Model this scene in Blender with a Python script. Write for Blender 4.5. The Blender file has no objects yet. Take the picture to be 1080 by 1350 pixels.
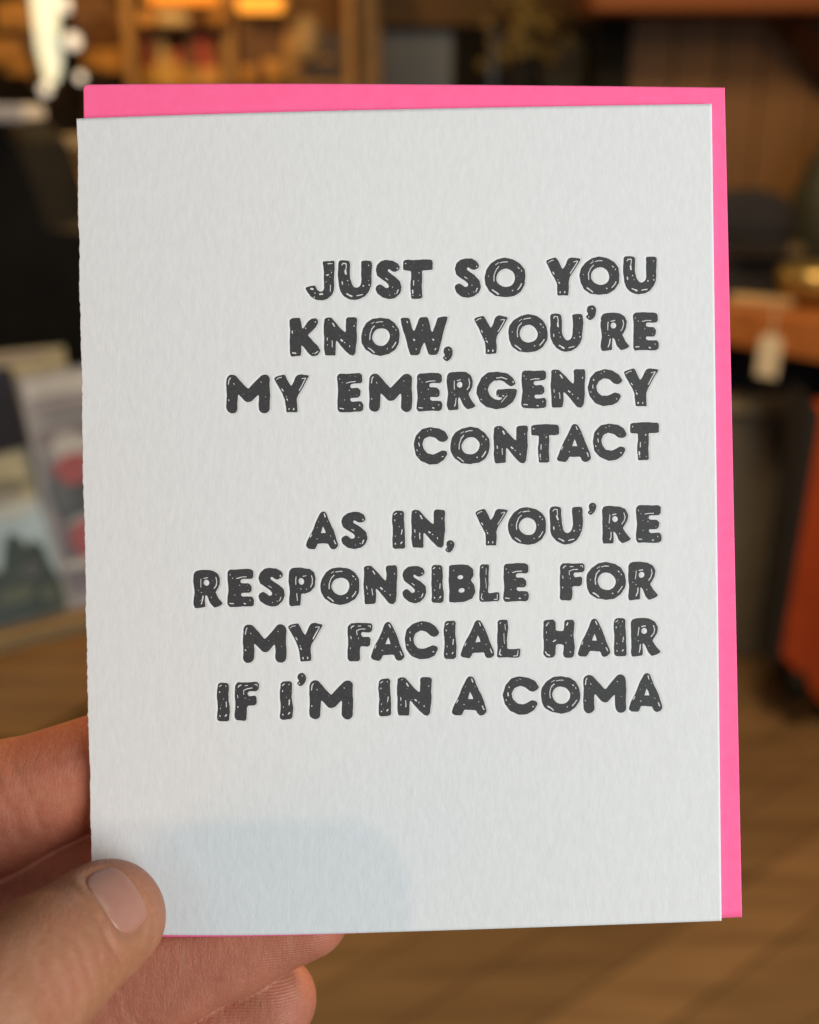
import bpy, bmesh, math, random
import numpy as np
from mathutils import Vector, Matrix

S = bpy.context.scene
COL = S.collection
R = math.radians

# ------------------------------------------------------------------ camera, world, lights
PITCH = R(20)
CAM = Vector((0, 0, 1.5))
FWD = Vector((0, math.cos(PITCH), -math.sin(PITCH)))
UPV = Vector((0, math.sin(PITCH), math.cos(PITCH)))
TANH = math.tan(R(20))
D = 191.0                       # mm from the lens to the face of the card
K = 2 * D * TANH / 1080.0       # mm per photo pixel at the card

cd = bpy.data.cameras.new('camera')
cam = bpy.data.objects.new('camera', cd)
COL.objects.link(cam)
cam.location = CAM
cam.rotation_euler = (R(90) - PITCH, 0, 0)
cd.sensor_fit = 'HORIZONTAL'
cd.sensor_width = 36
cd.lens = 18 / TANH
cd.clip_start = 0.02
cd.clip_end = 60
cd.dof.use_dof = True
cd.dof.focus_distance = D / 1000
cd.dof.aperture_fstop = cd.lens / 3.6
S.camera = cam

w = bpy.data.worlds.new('World')
S.world = w
w.use_nodes = True
w.node_tree.nodes['Background'].inputs[0].default_value = (0.75, 0.62, 0.5, 1)
w.node_tree.nodes['Background'].inputs[1].default_value = 0.03

# frame of the card: x right, y up the card, z towards the lens, in metres
FRAME = Matrix(((1, 0, 0, 0), (0, UPV.y, -FWD.y, 0), (0, UPV.z, -FWD.z, 0), (0, 0, 0, 1)))
FRAME.translation = CAM + FWD * (D / 1000)


def local(x, y, z):
    return FRAME @ Vector((x / 1000, y / 1000, z / 1000))


def lamp(name, kind, loc, power, color, target=None, size=0.1, size_y=None, spread=None):
    l = bpy.data.lights.new(name, kind)
    l.energy = power
    l.color = color
    if kind == 'AREA':
        l.shape = 'RECTANGLE'
        l.size = size
        l.size_y = size_y or size
        if spread:
            l.spread = spread
    else:
        l.shadow_soft_size = size
    o = bpy.data.objects.new(name, l)
    COL.objects.link(o)
    o.location = loc
    if target is not None:
        o.rotation_euler = (Vector(target) - Vector(loc)).to_track_quat('-Z', 'Y').to_euler()
    return o


CARD_C = local(0, 0, 0)
# broad cool daylight from the shop window behind the photographer, to the right
lamp('window_light', 'AREA', (0.72, -0.55, 1.60), 15.3, (0.90, 0.968, 0.98), CARD_C, 0.7, 0.85)
lamp('window_light', 'AREA', (-0.7, -1.5, 2.5), 4.5, (0.80, 0.95, 1.0), CARD_C, 1.4, 1.2)
# warm ceiling pendant behind the photographer, it throws the shadow of the phone on the card
lamp('pendant_light', 'POINT', local(120, 627, 1950), 16, (1.0, 0.66, 0.40), None, 0.013)
# warm fill added low on the left to warm the card's lower left
lamp('warm_fill', 'AREA', (-0.62, -0.18, 1.3), 1.0, (1.0, 0.42, 0.14), local(-50, -40, 0), 0.25, 0.25)
# unseen warm lamps added to light the background
lamp('shop_fill', 'AREA', (0.5, 1.5, 2.75), 60, (1.0, 0.72, 0.38), (0.6, 2.0, 0), 0.7, 0.7)
lamp('shop_fill', 'AREA', (1.15, 2.0, 2.05), 4.5, (1.0, 0.62, 0.26), (1.3, 3.6, 1.4), 0.3, 0.3)  # added to brighten the wooden partition
lamp('shop_fill', 'POINT', (-0.85, 3.7, 2.2), 26, (1.0, 0.55, 0.16), None, 0.06)

vs = S.view_settings
vs.view_transform = 'Standard'
vs.look = 'None'
vs.exposure = 0
vs.gamma = 1
vs.use_curve_mapping = False


# ------------------------------------------------------------------ helpers
def tag(o, label=None, cat=None, group=None, kind=None):
    if label: o['label'] = label
    if cat: o['category'] = cat
    if group: o['group'] = group
    if kind: o['kind'] = kind
    return o


def empty(name, mat=None):
    o = bpy.data.objects.new(name, None)
    o.empty_display_size = 0.02
    COL.objects.link(o)
    if mat is not None:
        o.matrix_world = mat
    return o


def link(name, me, mat=None, parent=None, matrix=None, smooth=False):
    o = bpy.data.objects.new(name, me)
    COL.objects.link(o)
    if mat is not None:
        me.materials.append(mat)
    if parent is not None:
        o.parent = parent
    if matrix is not None:
        o.matrix_world = matrix
    if smooth:
        me.polygons.foreach_set('use_smooth', np.ones(len(me.polygons), dtype=bool))
    return o


def np_mesh(name, verts, faces):
    """verts (n,3), faces (m,k) int arrays with one k"""
    me = bpy.data.meshes.new(name)
    verts = np.asarray(verts, dtype=np.float32)
    faces = np.asarray(faces, dtype=np.int32)
    m, k = faces.shape
    me.vertices.add(len(verts))
    me.vertices.foreach_set('co', verts.ravel())
    me.loops.add(m * k)
    me.loops.foreach_set('vertex_index', faces.ravel())
    me.polygons.add(m)
    me.polygons.foreach_set('loop_start', np.arange(0, m * k, k, dtype=np.int32))
    me.update(calc_edges=True)
    me.validate()
    return me


def from_bm(name, bm, mat=None, parent=None, smooth=False, matrix=None):
    bmesh.ops.recalc_face_normals(bm, faces=bm.faces)
    me = bpy.data.meshes.new(name)
    bm.to_mesh(me)
    bm.free()
    return link(name, me, mat, parent, matrix, smooth)


def bm_box(bm, c, s, rot=None, bevel=0.0):
    r = bmesh.ops.create_cube(bm, size=1)
    vs_ = r['verts']
    bmesh.ops.scale(bm, vec=s, verts=vs_)
    if bevel > 0:
        es = list({e for v in vs_ for e in v.link_edges})
        rb = bmesh.ops.bevel(bm, geom=es, offset=bevel, segments=2, affect='EDGES')
        vs_ = list({v for f in rb['faces'] for v in f.verts} | {v for v in vs_ if v.is_valid})
    if rot is not None:
        bmesh.ops.rotate(bm, cent=(0, 0, 0), matrix=rot, verts=vs_)
    bmesh.ops.translate(bm, vec=c, verts=vs_)
    return vs_


def bm_prism(bm, poly, axis_vec):
    """closed polygon of 3D points swept along axis_vec"""
    a = [bm.verts.new(p) for p in poly]
    b = [bm.verts.new(Vector(p) + Vector(axis_vec)) for p in poly]
    bm.faces.new(a)
    bm.faces.new(b[::-1])
    n = len(a)
    for i in range(n):
        bm.faces.new((a[i], b[i], b[(i + 1) % n], a[(i + 1) % n]))


def bm_lathe(bm, prof, c, seg=28):
    rings = []
    for r, z in prof:
        rings.append([bm.verts.new((c[0] + r * math.cos(2 * math.pi * i / seg),
                                    c[1] + r * math.sin(2 * math.pi * i / seg), c[2] + z)) for i in range(seg)])
    for a, b in zip(rings, rings[1:]):
        for i in range(seg):
            bm.faces.new((a[i], a[(i + 1) % seg], b[(i + 1) % seg], b[i]))
    bm.faces.new(rings[0][::-1])
    bm.faces.new(rings[-1])


class NT:
    def __init__(self, name):
        self.m = bpy.data.materials.new(name)
        self.m.use_nodes = True
        self.t = self.m.node_tree
        self.b = self.t.nodes['Principled BSDF']

    def n(self, kind, **kw):
        nd = self.t.nodes.new(kind)
        for k, v in kw.items():
            if k in nd.inputs.keys():
                nd.inputs[k].default_value = v
            else:
                setattr(nd, k, v)
        return nd

    def l(self, a, b):
        self.t.links.new(a, b)

    def coords(self, scale=(1, 1, 1), rot=(0, 0, 0), kind='Object'):
        tc = self.n('ShaderNodeTexCoord')
        mp = self.n('ShaderNodeMapping')
        mp.inputs['Scale'].default_value = scale
        mp.inputs['Rotation'].default_value = rot
        self.l(tc.outputs[kind], mp.inputs['Vector'])
        return mp.outputs['Vector']

    def noise(self, vec, scale, detail=3, rough=0.55):
        nd = self.n('ShaderNodeTexNoise')
        nd.inputs['Scale'].default_value = scale
        nd.inputs['Detail'].default_value = detail
        nd.inputs['Roughness'].default_value = rough
        if vec is not None:
            self.l(vec, nd.inputs['Vector'])
        return nd.outputs['Fac']

    def ramp(self, fac, stops):
        nd = self.n('ShaderNodeValToRGB')
        cr = nd.color_ramp
        while len(cr.elements) < len(stops):
            cr.elements.new(0.5)
        for e, (p, c) in zip(cr.elements, stops):
            e.position = p
            e.color = (*c, 1) if len(c) == 3 else c
        self.l(fac, nd.inputs['Fac'])
        return nd.outputs['Color']

    def mix(self, fac, a, b, mode='MIX'):
        nd = self.n('ShaderNodeMix', data_type='RGBA', blend_type=mode)
        for s, v in ((0, fac), (6, a), (7, b)):
            if hasattr(v, 'is_linked') or hasattr(v, 'links'):
                self.l(v, nd.inputs[s])
            else:
                nd.inputs[s].default_value = v if s == 0 else ((*v, 1) if len(v) == 3 else v)
        return nd.outputs[2]

    def math(self, op, a, b=0.0):
        nd = self.n('ShaderNodeMath', operation=op)
        for i, v in enumerate((a, b)):
            if hasattr(v, 'links'):
                self.l(v, nd.inputs[i])
            else:
                nd.inputs[i].default_value = v
        return nd.outputs[0]

    def bump(self, h, dist, strength=1.0, prev=None):
        nd = self.n('ShaderNodeBump')
        nd.inputs['Strength'].default_value = strength
        nd.inputs['Distance'].default_value = dist
        self.l(h, nd.inputs['Height'])
        if prev is not None:
            self.l(prev, nd.inputs['Normal'])
        return nd.outputs['Normal']


def plain(name, col, rough=0.6, var=0.25, scale=12, metal=0.0, emit=0.0, stretch=(1, 1, 1)):
    t = NT(name)
    v = t.coords(stretch)
    f = t.noise(v, scale, 4)
    c = t.ramp(f, [(0.3, tuple(x * (1 - var) for x in col)), (0.7, tuple(min(1, x * (1 + var)) for x in col))])
    t.l(c, t.b.inputs['Base Color'])
    t.b.inputs['Roughness'].default_value = rough
    t.b.inputs['Metallic'].default_value = metal
    if emit:
        t.b.inputs['Emission Color'].default_value = (*col, 1)
        t.b.inputs['Emission Strength'].default_value = emit
    return t.m


def wood(name, dark, light, scale=(6, 6, 60), plank=None, rough=0.5, rot=(0, 0, 0)):
    t = NT(name)
    v = t.coords(scale, rot)
    f = t.noise(v, 1.0, 6, 0.6)
    c = t.ramp(f, [(0.28, dark), (0.72, light)])
    if plank:
        v2 = t.coords((1, 1, 1), rot)
        br = t.n('ShaderNodeTexBrick')
        br.inputs['Scale'].default_value = 1.0
        br.inputs['Brick Width'].default_value = plank[0]
        br.inputs['Row Height'].default_value = plank[1]
        br.inputs['Mortar Size'].default_value = plank[2]
        br.inputs['Color1'].default_value = (0.6, 0.6, 0.6, 1)
        br.inputs['Color2'].default_value = (1.08, 1.05, 1.03, 1)
        br.inputs['Mortar'].default_value = (0.3, 0.27, 0.25, 1)
        t.l(v2, br.inputs['Vector'])
        c = t.mix(1.0, c, br.outputs['Color'], 'MULTIPLY')
    t.l(c, t.b.inputs['Base Color'])
    t.b.inputs['Roughness'].default_value = rough
    t.l(t.bump(f, 0.002, 0.3), t.b.inputs['Normal'])
    return t.m


# ------------------------------------------------------------------ background: the shop
def ray(px, py):
    t = (675 - py) / 540 * TANH
    s = (px - 540) / 540 * TANH
    return Vector((1, 0, 0)) * s + FWD + UPV * t


def at(px, py, Y):
    d = ray(px, py)
    return CAM + d * (Y / d.y)


def on_z(px, py, z):
    d = ray(px, py)
    return CAM + d * ((z - CAM.z) / d.z)


def upright(px0, py0, px1, py1, Y, depth, bm=None, bevel=0.0):
    """box whose front face stands upright at distance Y"""
    own = bm is None
    bm = bm or bmesh.new()
    a, b = at(px0, py0, Y), at(px1, py1, Y)
    zc = (a.z + b.z) / 2
    # widths taken at mid height
    m0, m1 = at(px0, (py0 + py1) / 2, Y), at(px1, (py0 + py1) / 2, Y)
    bm_box(bm, ((m0.x + m1.x) / 2, Y + depth / 2, zc), (abs(m1.x - m0.x), depth, abs(a.z - b.z)), bevel=bevel)
    return bm


M = {}
M['floor'] = wood('floor_boards', (0.125, 0.072, 0.032), (0.275, 0.165, 0.08), (2.2, 26, 1), (4.5, 0.15, 0.003), 0.45, (0, 0, R(-39)))
M['panel_wood'] = wood('panel_wood', (0.12, 0.052, 0.013), (0.21, 0.095, 0.024), (9, 9, 1.2), None, 0.55)
M['orange_wood'] = wood('orange_wood', (0.12, 0.028, 0.002), (0.19, 0.05, 0.004), (3, 14, 14), None, 0.75)
M['counter_wood'] = wood('counter_wood', (0.26, 0.085, 0.025), (0.42, 0.15, 0.045), (3, 18, 18), None, 0.35)
M['shelf_wood'] = wood('shelf_wood', (0.075, 0.034, 0.008), (0.16, 0.08, 0.020), (5, 40, 40), None, 0.4, (0, 0, R(-20)))
M['tan'] = plain('tan_paint', (0.36, 0.2, 0.07), 0.6)
M['black'] = plain('black_coating', (0.010, 0.009, 0.008), 0.8)
M['black'].node_tree.nodes['Principled BSDF'].inputs['Specular IOR Level'].default_value = 0.15
M['dark_fabric'] = plain('dark_fabric', (0.011, 0.010, 0.013), 0.95)
M['bin'] = plain('dark_grey_plastic', (0.115, 0.10, 0.083), 0.7, 0.12)
M['rim'] = plain('grey_brown_plastic', (0.26, 0.21, 0.13), 0.5, 0.12)
M['red'] = plain('orange_red_paint', (0.36, 0.05, 0.009), 0.5, 0.12)
M['plaster'] = plain('dark_plaster', (0.10, 0.055, 0.022), 0.8, 0.45, 3)
M['glass_grey'] = plain('grey_panel', (0.085, 0.078, 0.06), 0.3, 0.2, 5)
M['card_board'] = plain('brown_cardboard', (0.5, 0.22, 0.05), 0.8, 0.2, 6)
M['tag_paper'] = plain('tag_paper', (0.52, 0.45, 0.35), 0.8, 0.08)
M['brass'] = plain('brass', (0.35, 0.24, 0.08), 0.35, 0.2, 20, 0.7)
M['bottle_green'] = plain('bottle_green', (0.016, 0.017, 0.010), 0.6)
M['beige'] = plain('beige_card', (0.4, 0.28, 0.15), 0.7)
M['white_card'] = plain('white_card', (0.55, 0.5, 0.48), 0.7, 0.1)

# floor and walls
bm = bmesh.new()
bm_box(bm, (0, 4, -0.05), (16, 16, 0.1))
tag(from_bm('floor', bm, M['floor']), kind='structure')
bm = bmesh.new()
bm_box(bm, (-1, 5.3, 1.6), (9, 0.12, 3.2))
tag(from_bm('back_wall', bm, M['plaster']), kind='structure')

# wooden partition on the right, upright boards with real gaps
pw = empty('wooden_partition', Matrix.Translation((1.5, 3.62, 0)))
tag(pw, 'brown upright-board wooden partition standing behind the counter', 'partition')
x0 = at(832, 60, 3.6).x
bm = bmesh.new()
random.seed(4)
xx = x0
while xx < 3.2:
    wd = random.uniform(0.12, 0.17)
    bm_box(bm, (xx + wd / 2 - 1.5, random.uniform(0, 0.006), 1.25), (wd - 0.006, 0.03, 2.5), bevel=0.003)
    xx += wd
from_bm('board_panel', bm, M['panel_wood'], pw)
bm = bmesh.new()
bm_box(bm, (x0 - 1.5 - 0.06, -0.03, 1.25), (0.1, 0.1, 2.5), bevel=0.005)
from_bm('post', bm, M['black'], pw)
# orange shelf above with a dark brace
sh = empty('wall_shelf', Matrix.Translation((1.5, 3.55, 1.7)))
tag(sh, 'bright orange-brown wooden shelf board running high across the partition', 'shelf')
zb = at(960, 15, 3.3).z
bm = bmesh.new()
bm_box(bm, (0.16, -0.14, zb - 1.7 + 0.07), (2.9 - (x0 - 0.1), 0.26, 0.14), bevel=0.006)
from_bm('board', bm, M['orange_wood'], sh)
pa, pb = at(1042, 24, 3.38), at(1110, 130, 3.56)
bm = bmesh.new()
bm_prism(bm, [pa + Vector((-.02, 0, 0)) - Vector((1.5, 3.55, 1.7)), pa + Vector((.05, 0, 0)) - Vector((1.5, 3.55, 1.7)),
              pb + Vector((.05, 0, 0)) - Vector((1.5, 3.55, 1.7)), pb + Vector((-.02, 0, 0)) - Vector((1.5, 3.55, 1.7))], (0, 0.04, 0))
from_bm('brace', bm, plain('dark_stain', (0.05, 0.014, 0.006), 0.5), sh)

# glazed cabinet in the middle distance
gc = empty('display_cabinet', Matrix.Translation((0.2, 4.7, 0)))
tag(gc, 'dark display cabinet with dull grey panels standing at the back', 'cabinet')


def part_up(name, mat, parent, rect, Y, depth, bevel=0.004):
    bm = upright(*rect, Y, depth, bevel=bevel)
    bmesh.ops.translate(bm, vec=-parent.matrix_world.translation, verts=bm.verts)
    return from_bm(name, bm, mat, parent)


part_up('back_panel', M['dark_fabric'], gc, (490, -120, 850, 420), 4.9, 0.05)
part_up('glass_panel', M['glass_grey'], gc, (505, 40, 598, 300), 4.78, 0.03)
part_up('glass_panel', M['glass_grey'], gc, (642, 38, 772, 300), 4.78, 0.03)
part_up('post', M['black'], gc, (598, -100, 644, 420), 4.7, 0.07)
part_up('post', M['black'], gc, (770, -100, 802, 420), 4.7, 0.07)
part_up('post', M['tan'], gc, (478, -100, 503, 420), 4.7, 0.07)
part_up('cornice', M['plaster'], gc, (500, -60, 830, 34), 4.66, 0.1)
# dried yellow flowers in front of it
fl = empty('dried_flowers', Matrix.Translation(at(690, 105, 4.5)))
tag(fl, 'small dull yellow bunch of dried flowers before the dark cabinet', 'flowers')
bm = bmesh.new()
random.seed(9)
for i in range(46):
    a, r_ = random.uniform(0, 6.28), random.uniform(0, .16)
    bmesh.ops.create_icosphere(bm, subdivisions=1, radius=random.uniform(.02, .035),
                               matrix=Matrix.Translation((r_ * math.cos(a) * 1.3, r_ * math.sin(a) * .5, .2 + random.uniform(-.1, .1) - r_ * .5)))
from_bm('blossom', bm, plain('dull_yellow', (0.22, 0.155, 0.05), 0.8, 0.5, 25), fl)
bm = bmesh.new()
bm_lathe(bm, [(.05, -.1), (.075, -.03), (.06, .05), (.04, .1), (.05, .12)], (0, 0, 0))
from_bm('vase', bm, M['dark_fabric'], fl, True)

# warm shelving at the back left
bs = empty('book_shelf', Matrix.Translation((-0.9, 4.4, 0)))
tag(bs, 'warmly lit tan shelving filled with books at the back', 'shelving')
part_up('back_board', plain('brown_board', (0.15, 0.07, 0.02), .7), bs, (110, -150, 480, 420), 4.75, 0.03)
for r_ in ((299, -120, 314, 420), (170, -120, 184, 420), (456, -120, 468, 420)):
    part_up('post', M['tan'], bs, r_, 4.4, 0.34)
for r_ in ((186, 92, 294, 104), (186, -14, 294, 2), (316, 108, 456, 120), (316, -4, 380, 10), (388, 75, 440, 80)):
    part_up('shelf_board', M['tan'], bs, r_, 4.41, 0.33)
part_up('door_panel', plain('brown_door', (0.12, 0.055, 0.018), .6), bs, (317, 24, 372, 107), 4.42, 0.05)
part_up('door_panel', plain('plum_door', (0.045, 0.028, 0.026), .6), bs, (373, 42, 455, 107), 4.42, 0.05)
# under-shelf lamp that glows orange
lp = from_bm('strip_lamp', upright(312, -6, 372, 16, 4.3, 0.06, bevel=.008), plain('lamp_glow', (1.0, 0.42, 0.05), .5, 0.1, 8, 0, 0.75))
tag(lp, 'glowing orange strip lamp fixed to the top of the shelving', 'lamp')
lp = from_bm('strip_lamp', upright(196, -12, 286, 6, 4.3, 0.06, bevel=.008), plain('lamp_glow_dim', (0.9, 0.33, 0.03), .5, 0.1, 8, 0, 0.33))
tag(lp, 'dimmer amber strip lamp at the left of the glowing orange one', 'lamp')
random.seed(21)
cols = [(.34, .2, .08), (.2, .06, .03), (.42, .3, .14), (.12, .06, .035), (.5, .36, .18), (.26, .13, .05), (.3, .05, .035), (.1, .09, .05)]
names = ['tan', 'maroon', 'straw', 'dark brown', 'cream', 'umber', 'red', 'olive']
bmats = [plain('book_' + n.replace(' ', '_'), c, .7) for n, c in zip(names, cols)]
px = 190
while px < 288:
    wpx = random.uniform(7, 15)
    i = random.randrange(len(cols))
    hpx = random.uniform(26, 62)
    o = from_bm('book', upright(px, 92 - hpx, px + wpx - 1, 92, 4.44, 0.18, bevel=.003), bmats[i])
    tag(o, names[i] + ' book standing upright in the row on the warm shelf', 'book', 'books on the warm shelf')
    px += wpx
# small goods piled in front of the shelving: tins, jars and parcels
def good(kind, px_, py_, Y, sz, mat, label):
    p_ = at(px_, py_, Y)
    bm = bmesh.new()
    if kind == 'parcel':
        bm_box(bm, (p_.x, p_.y, p_.z + sz * .4), (sz, sz * .7, sz * .8), Matrix.Rotation(random.uniform(-.5, .5), 3, 'Z'), .006)
    elif kind == 'jar':
        bm_lathe(bm, [(sz * .4, 0), (sz * .45, sz * .2), (sz * .42, sz * .75), (sz * .3, sz * .85), (sz * .3, sz)], p_, 18)
    else:
        bm_lathe(bm, [(sz * .42, 0), (sz * .42, sz * .9), (sz * .36, sz * .95)], p_, 18)
    tag(from_bm(kind, bm, mat, None, kind != 'parcel'), label, kind, 'small goods on the warm shelving')


random.seed(33)
gold = plain('gold_foil', (.62, .36, .09), .35, .3, 14, .6)
amber = plain('amber_paper', (.5, .25, .06), .6, .3, 14)
cream_m = plain('cream_paper', (.55, .42, .22), .6, .2, 14)
umber = plain('umber_paper', (.14, .06, .02), .7, .3, 14)
for x_, y_ in ((196, 34), (212, 34), (226, 34), (241, 34), (256, 34), (272, 34), (286, 34)):
    k_ = random.choice(['jar', 'tin', 'parcel'])
    good(k_, x_, y_, 4.38, random.uniform(.06, .1), random.choice([gold, amber, cream_m, umber]), 'small %s on the upper warm shelf between the amber lamp and the books' % k_)
part_up('shelf_board', M['tan'], bs, (186, 34, 299, 40), 4.41, 0.33)
for x_, y_ in ((206, 106), (222, 108), (240, 107), (258, 108), (276, 107)):
    good('parcel', x_, y_ + 8, 4.25, random.uniform(.07, .11), random.choice([gold, amber, cream_m]), 'small parcel standing in front of the row of books')
for x_, y_ in ((330, 106), (346, 107), (362, 106)):
    good('tin', x_, y_ + 8, 4.3, random.uniform(.06, .1), random.choice([umber, amber]), 'small tin in front of the brown cupboard door')
part_up('ledge', umber, bs, (184, 114, 456, 122), 4.2, 0.2)
for x_, y_ in ((122, 40), (136, 62), (128, 92), (146, 96), (152, 40), (20, 40), (10, 84), (24, 100)):
    good('parcel', x_, y_, 4.45, random.uniform(.08, .14), random.choice([umber, amber, umber]), 'small parcel hung on the dark wall around the bright window slit')
# pale things on the right hand shelf
bm = bmesh.new()
p = at(404, 44, 4.43)
bm_lathe(bm, [(.02, -.1), (.05, -.08), (.058, -.02), (.045, .03), (.028, .06)], p)
tag(from_bm('pot', bm, M['beige'], smooth=True), 'rounded beige pot in front of the plum cupboard door', 'pot')
bm = bmesh.new()
p = at(384, 66, 4.43)
bm_lathe(bm, [(.03, -.13), (.045, -.1), (.03, .04), (.018, .1), (.018, .14)], p)
tag(from_bm('bottle', bm, M['tan'], smooth=True), 'slim tan bottle under the rounded beige pot', 'bottle')

# bright slit of daylight at the far left
wn = empty('window', Matrix.Translation((-2.0, 4.75, 0.6)))
tag(wn, 'narrow leaning bright white window slit at the upper left', 'window')


def quad_prism(name, mat, parent, pts, Y, depth):
    bm = bmesh.new()
    o = parent.matrix_world.translation if parent else Vector()
    bm_prism(bm, [at(x, y, Y) - o for x, y in pts], (0, depth, 0))
    return from_bm(name, bm, mat, parent)


wm = plain('daylight_pane', (1.0, 0.97, 0.66), .5, 0.05, 3, 0, 0.85)
quad_prism('pane', wm, wn, [(30, -80), (74, -80), (76, 30), (80, 85), (74, 108), (60, 112), (46, 60)], 4.7, 0.02)
quad_prism('frame', M['plaster'], wn, [(8, -80), (28, -80), (44, 62), (58, 114), (40, 114), (26, 62)], 4.66, 0.08)
gm = plain('highlight_glow', (1.0, 0.9, 0.72), .4, 0.05, 5, 0, 0.8)  # glowing balls added in place of bright blurred highlights
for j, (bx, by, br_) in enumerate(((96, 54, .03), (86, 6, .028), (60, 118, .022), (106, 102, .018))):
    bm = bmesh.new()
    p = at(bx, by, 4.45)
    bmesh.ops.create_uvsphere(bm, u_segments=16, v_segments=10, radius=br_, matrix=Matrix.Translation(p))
    g = from_bm('highlight_ball', bm, gm, None, True)
    tag(g, 'small round glowing ball added for a bright highlight beside the window slit', 'bright spot', 'bright spots beside the window')

# cardboard box and black display fixture at the left
cbx = empty('cardboard_box', Matrix.Translation(at(80, 330, 2.2)))
tag(cbx, 'brown cardboard box with a pale top flap behind the black display stand', 'box')
part_up('body', M['card_board'], cbx, (22, 198, 170, 330), 2.2, 0.3, .004)
part_up('flap', M['beige'], cbx, (28, 180, 128, 196), 2.17, 0.1, .002)
pt = at(96, 331, 2.2)
bm = bmesh.new()
bm_box(bm, (pt.x, 2.36, pt.z / 2), (.3, .32, pt.z), bevel=.006)
tag(from_bm('plinth', bm, M['black']), 'black plinth that carries the brown cardboard box', 'plinth')
st = empty('display_stand', Matrix.Translation(at(20, 1180, 1.72)))
tag(st, 'black display stand with a slanted edge behind the magazines', 'display stand')
quad_prism('side_panel', M['black'], st, [(-260, 150), (-10, 160), (22, 192), (46, 250), (62, 302), (150, 312), (150, 1180), (-260, 1180)], 1.72, 0.25)
part_up('shelf_lip', M['white_card'], st, (-90, 138, 32, 160), 1.68, 0.1, .004)

# wooden table that carries the magazines
ZT = 1.0
tb = empty('magazine_table', Matrix.Translation((-0.55, 1.0, 0)))
tag(tb, 'honey-brown wooden table carrying the leaning magazines', 'table')
cor = [on_z(-420, 985, ZT), on_z(38, 972, ZT), on_z(112, 930, ZT), on_z(190, 850, ZT), on_z(190, 610, ZT), on_z(-420, 610, ZT)]
bm = bmesh.new()
bm_prism(bm, [c - tb.location for c in cor], (0, 0, -0.035))
from_bm('tabletop', bm, M['shelf_wood'], tb)
for x, y in ((-.72, 0.92), (-.5, 1.5), (-.85, 1.5)):
    bm = bmesh.new()
    bm_box(bm, (x + .55, y - 1.0, (ZT - .035) / 2), (.045, .045, ZT - .036))
    from_bm('leg', bm, M['shelf_wood'], tb)
# pale wooden rail in front of the magazines
a, b = on_z(-300, 928, ZT + .0005), on_z(116, 826, ZT + .0005)
bm = bmesh.new()
dv = (b - a)
bm_prism(bm, [a, b, b + Vector((0, 0, .014)), a + Vector((0, 0, .014))], Vector((dv.y, -dv.x, 0)).normalized() * .012)
tag(from_bm('wooden_rail', bm, plain('rail_wood', (.19, .13, .06), .6)), 'pale thin wooden rail along the foot of the magazines', 'rail')


def leaning(name, pts, Y0, lean, label, base, art):
    """magazine: quad given by its look at distance Y0 at the foot, leaning back by `lean` m at the top"""
    br_, bl = [on_z(x, y, ZT + .001) for x, y in pts[2:]]
    tl, tr = at(*pts[0], bl.y + lean), at(*pts[1], br_.y + lean)
    org = (bl + br_) / 2
    nrm = (tr - bl).cross(tl - br_).normalized()
    if nrm.y > 0: nrm = -nrm
    e = empty(name, Matrix.Translation(org))
    tag(e, label, 'magazine', 'magazines on the wooden table')

    def P(u, v, lift=0.0):
        top = tl.lerp(tr, u)
        bot = bl.lerp(br_, u)
        return bot.lerp(top, v) + nrm * lift - org
    bm = bmesh.new()
    bm_prism(bm, [P(0, 0), P(1, 0), P(1, 1), P(0, 1)], -nrm * 0.006)
    from_bm('cover', bm, base, e)
    for k_, (nm, mat, poly) in enumerate(art):
        bm = bmesh.new()
        bm_prism(bm, [P(u, v, .0004 + .0003 * k_) for u, v in poly], -nrm * 0.0002)
        from_bm(nm, bm, mat, e)
    return e


def blob(u, v, ru, rv, seed, n=14):
    random.seed(seed)
    return [(u + ru * random.uniform(.75, 1.2) * math.cos(i * 6.283 / n), v + rv * random.uniform(.75, 1.2) * math.sin(i * 6.283 / n)) for i in range(n)]


def box_uv(u0, v0, u1, v1):
    return [(u0, v0), (u1, v0), (u1, v1), (u0, v1)]


A = {k: plain('print_' + k, tuple(q * .58 for q in c), .45, .18, 30) for k, c in dict(
    cream=(.5, .45, .3), grey=(.36, .33, .33), sky=(.45, .6, .72), haze=(.55, .6, .62), tree=(.025, .045, .035), olive=(.2, .19, .12), red=(.42, .05, .04),
    black=(.04, .04, .042), mauve=(.3, .22, .24), navy=(.035, .04, .085), white=(.62, .58, .55), mossy=(.1, .12, .07), plum=(.2, .15, .165), olive2=(.3, .29, .22), slate=(.09, .1, .1)).items()}
leaning('magazine', [(-60, 470), (84, 456), (120, 640), (-20, 660)], 1.16, .05, 'cream magazine at the back of the pile, only its top edge showing', A['cream'],
        [('masthead', A['mauve'], box_uv(.35, .93, .8, .97))])
leaning('magazine', [(-240, 490), (14, 484), (62, 690), (-200, 700)], 1.12, .05, 'dark navy magazine at the left between two paler ones', A['navy'],
        [('picture', A['slate'], box_uv(.05, .05, .95, .45))])
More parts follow.
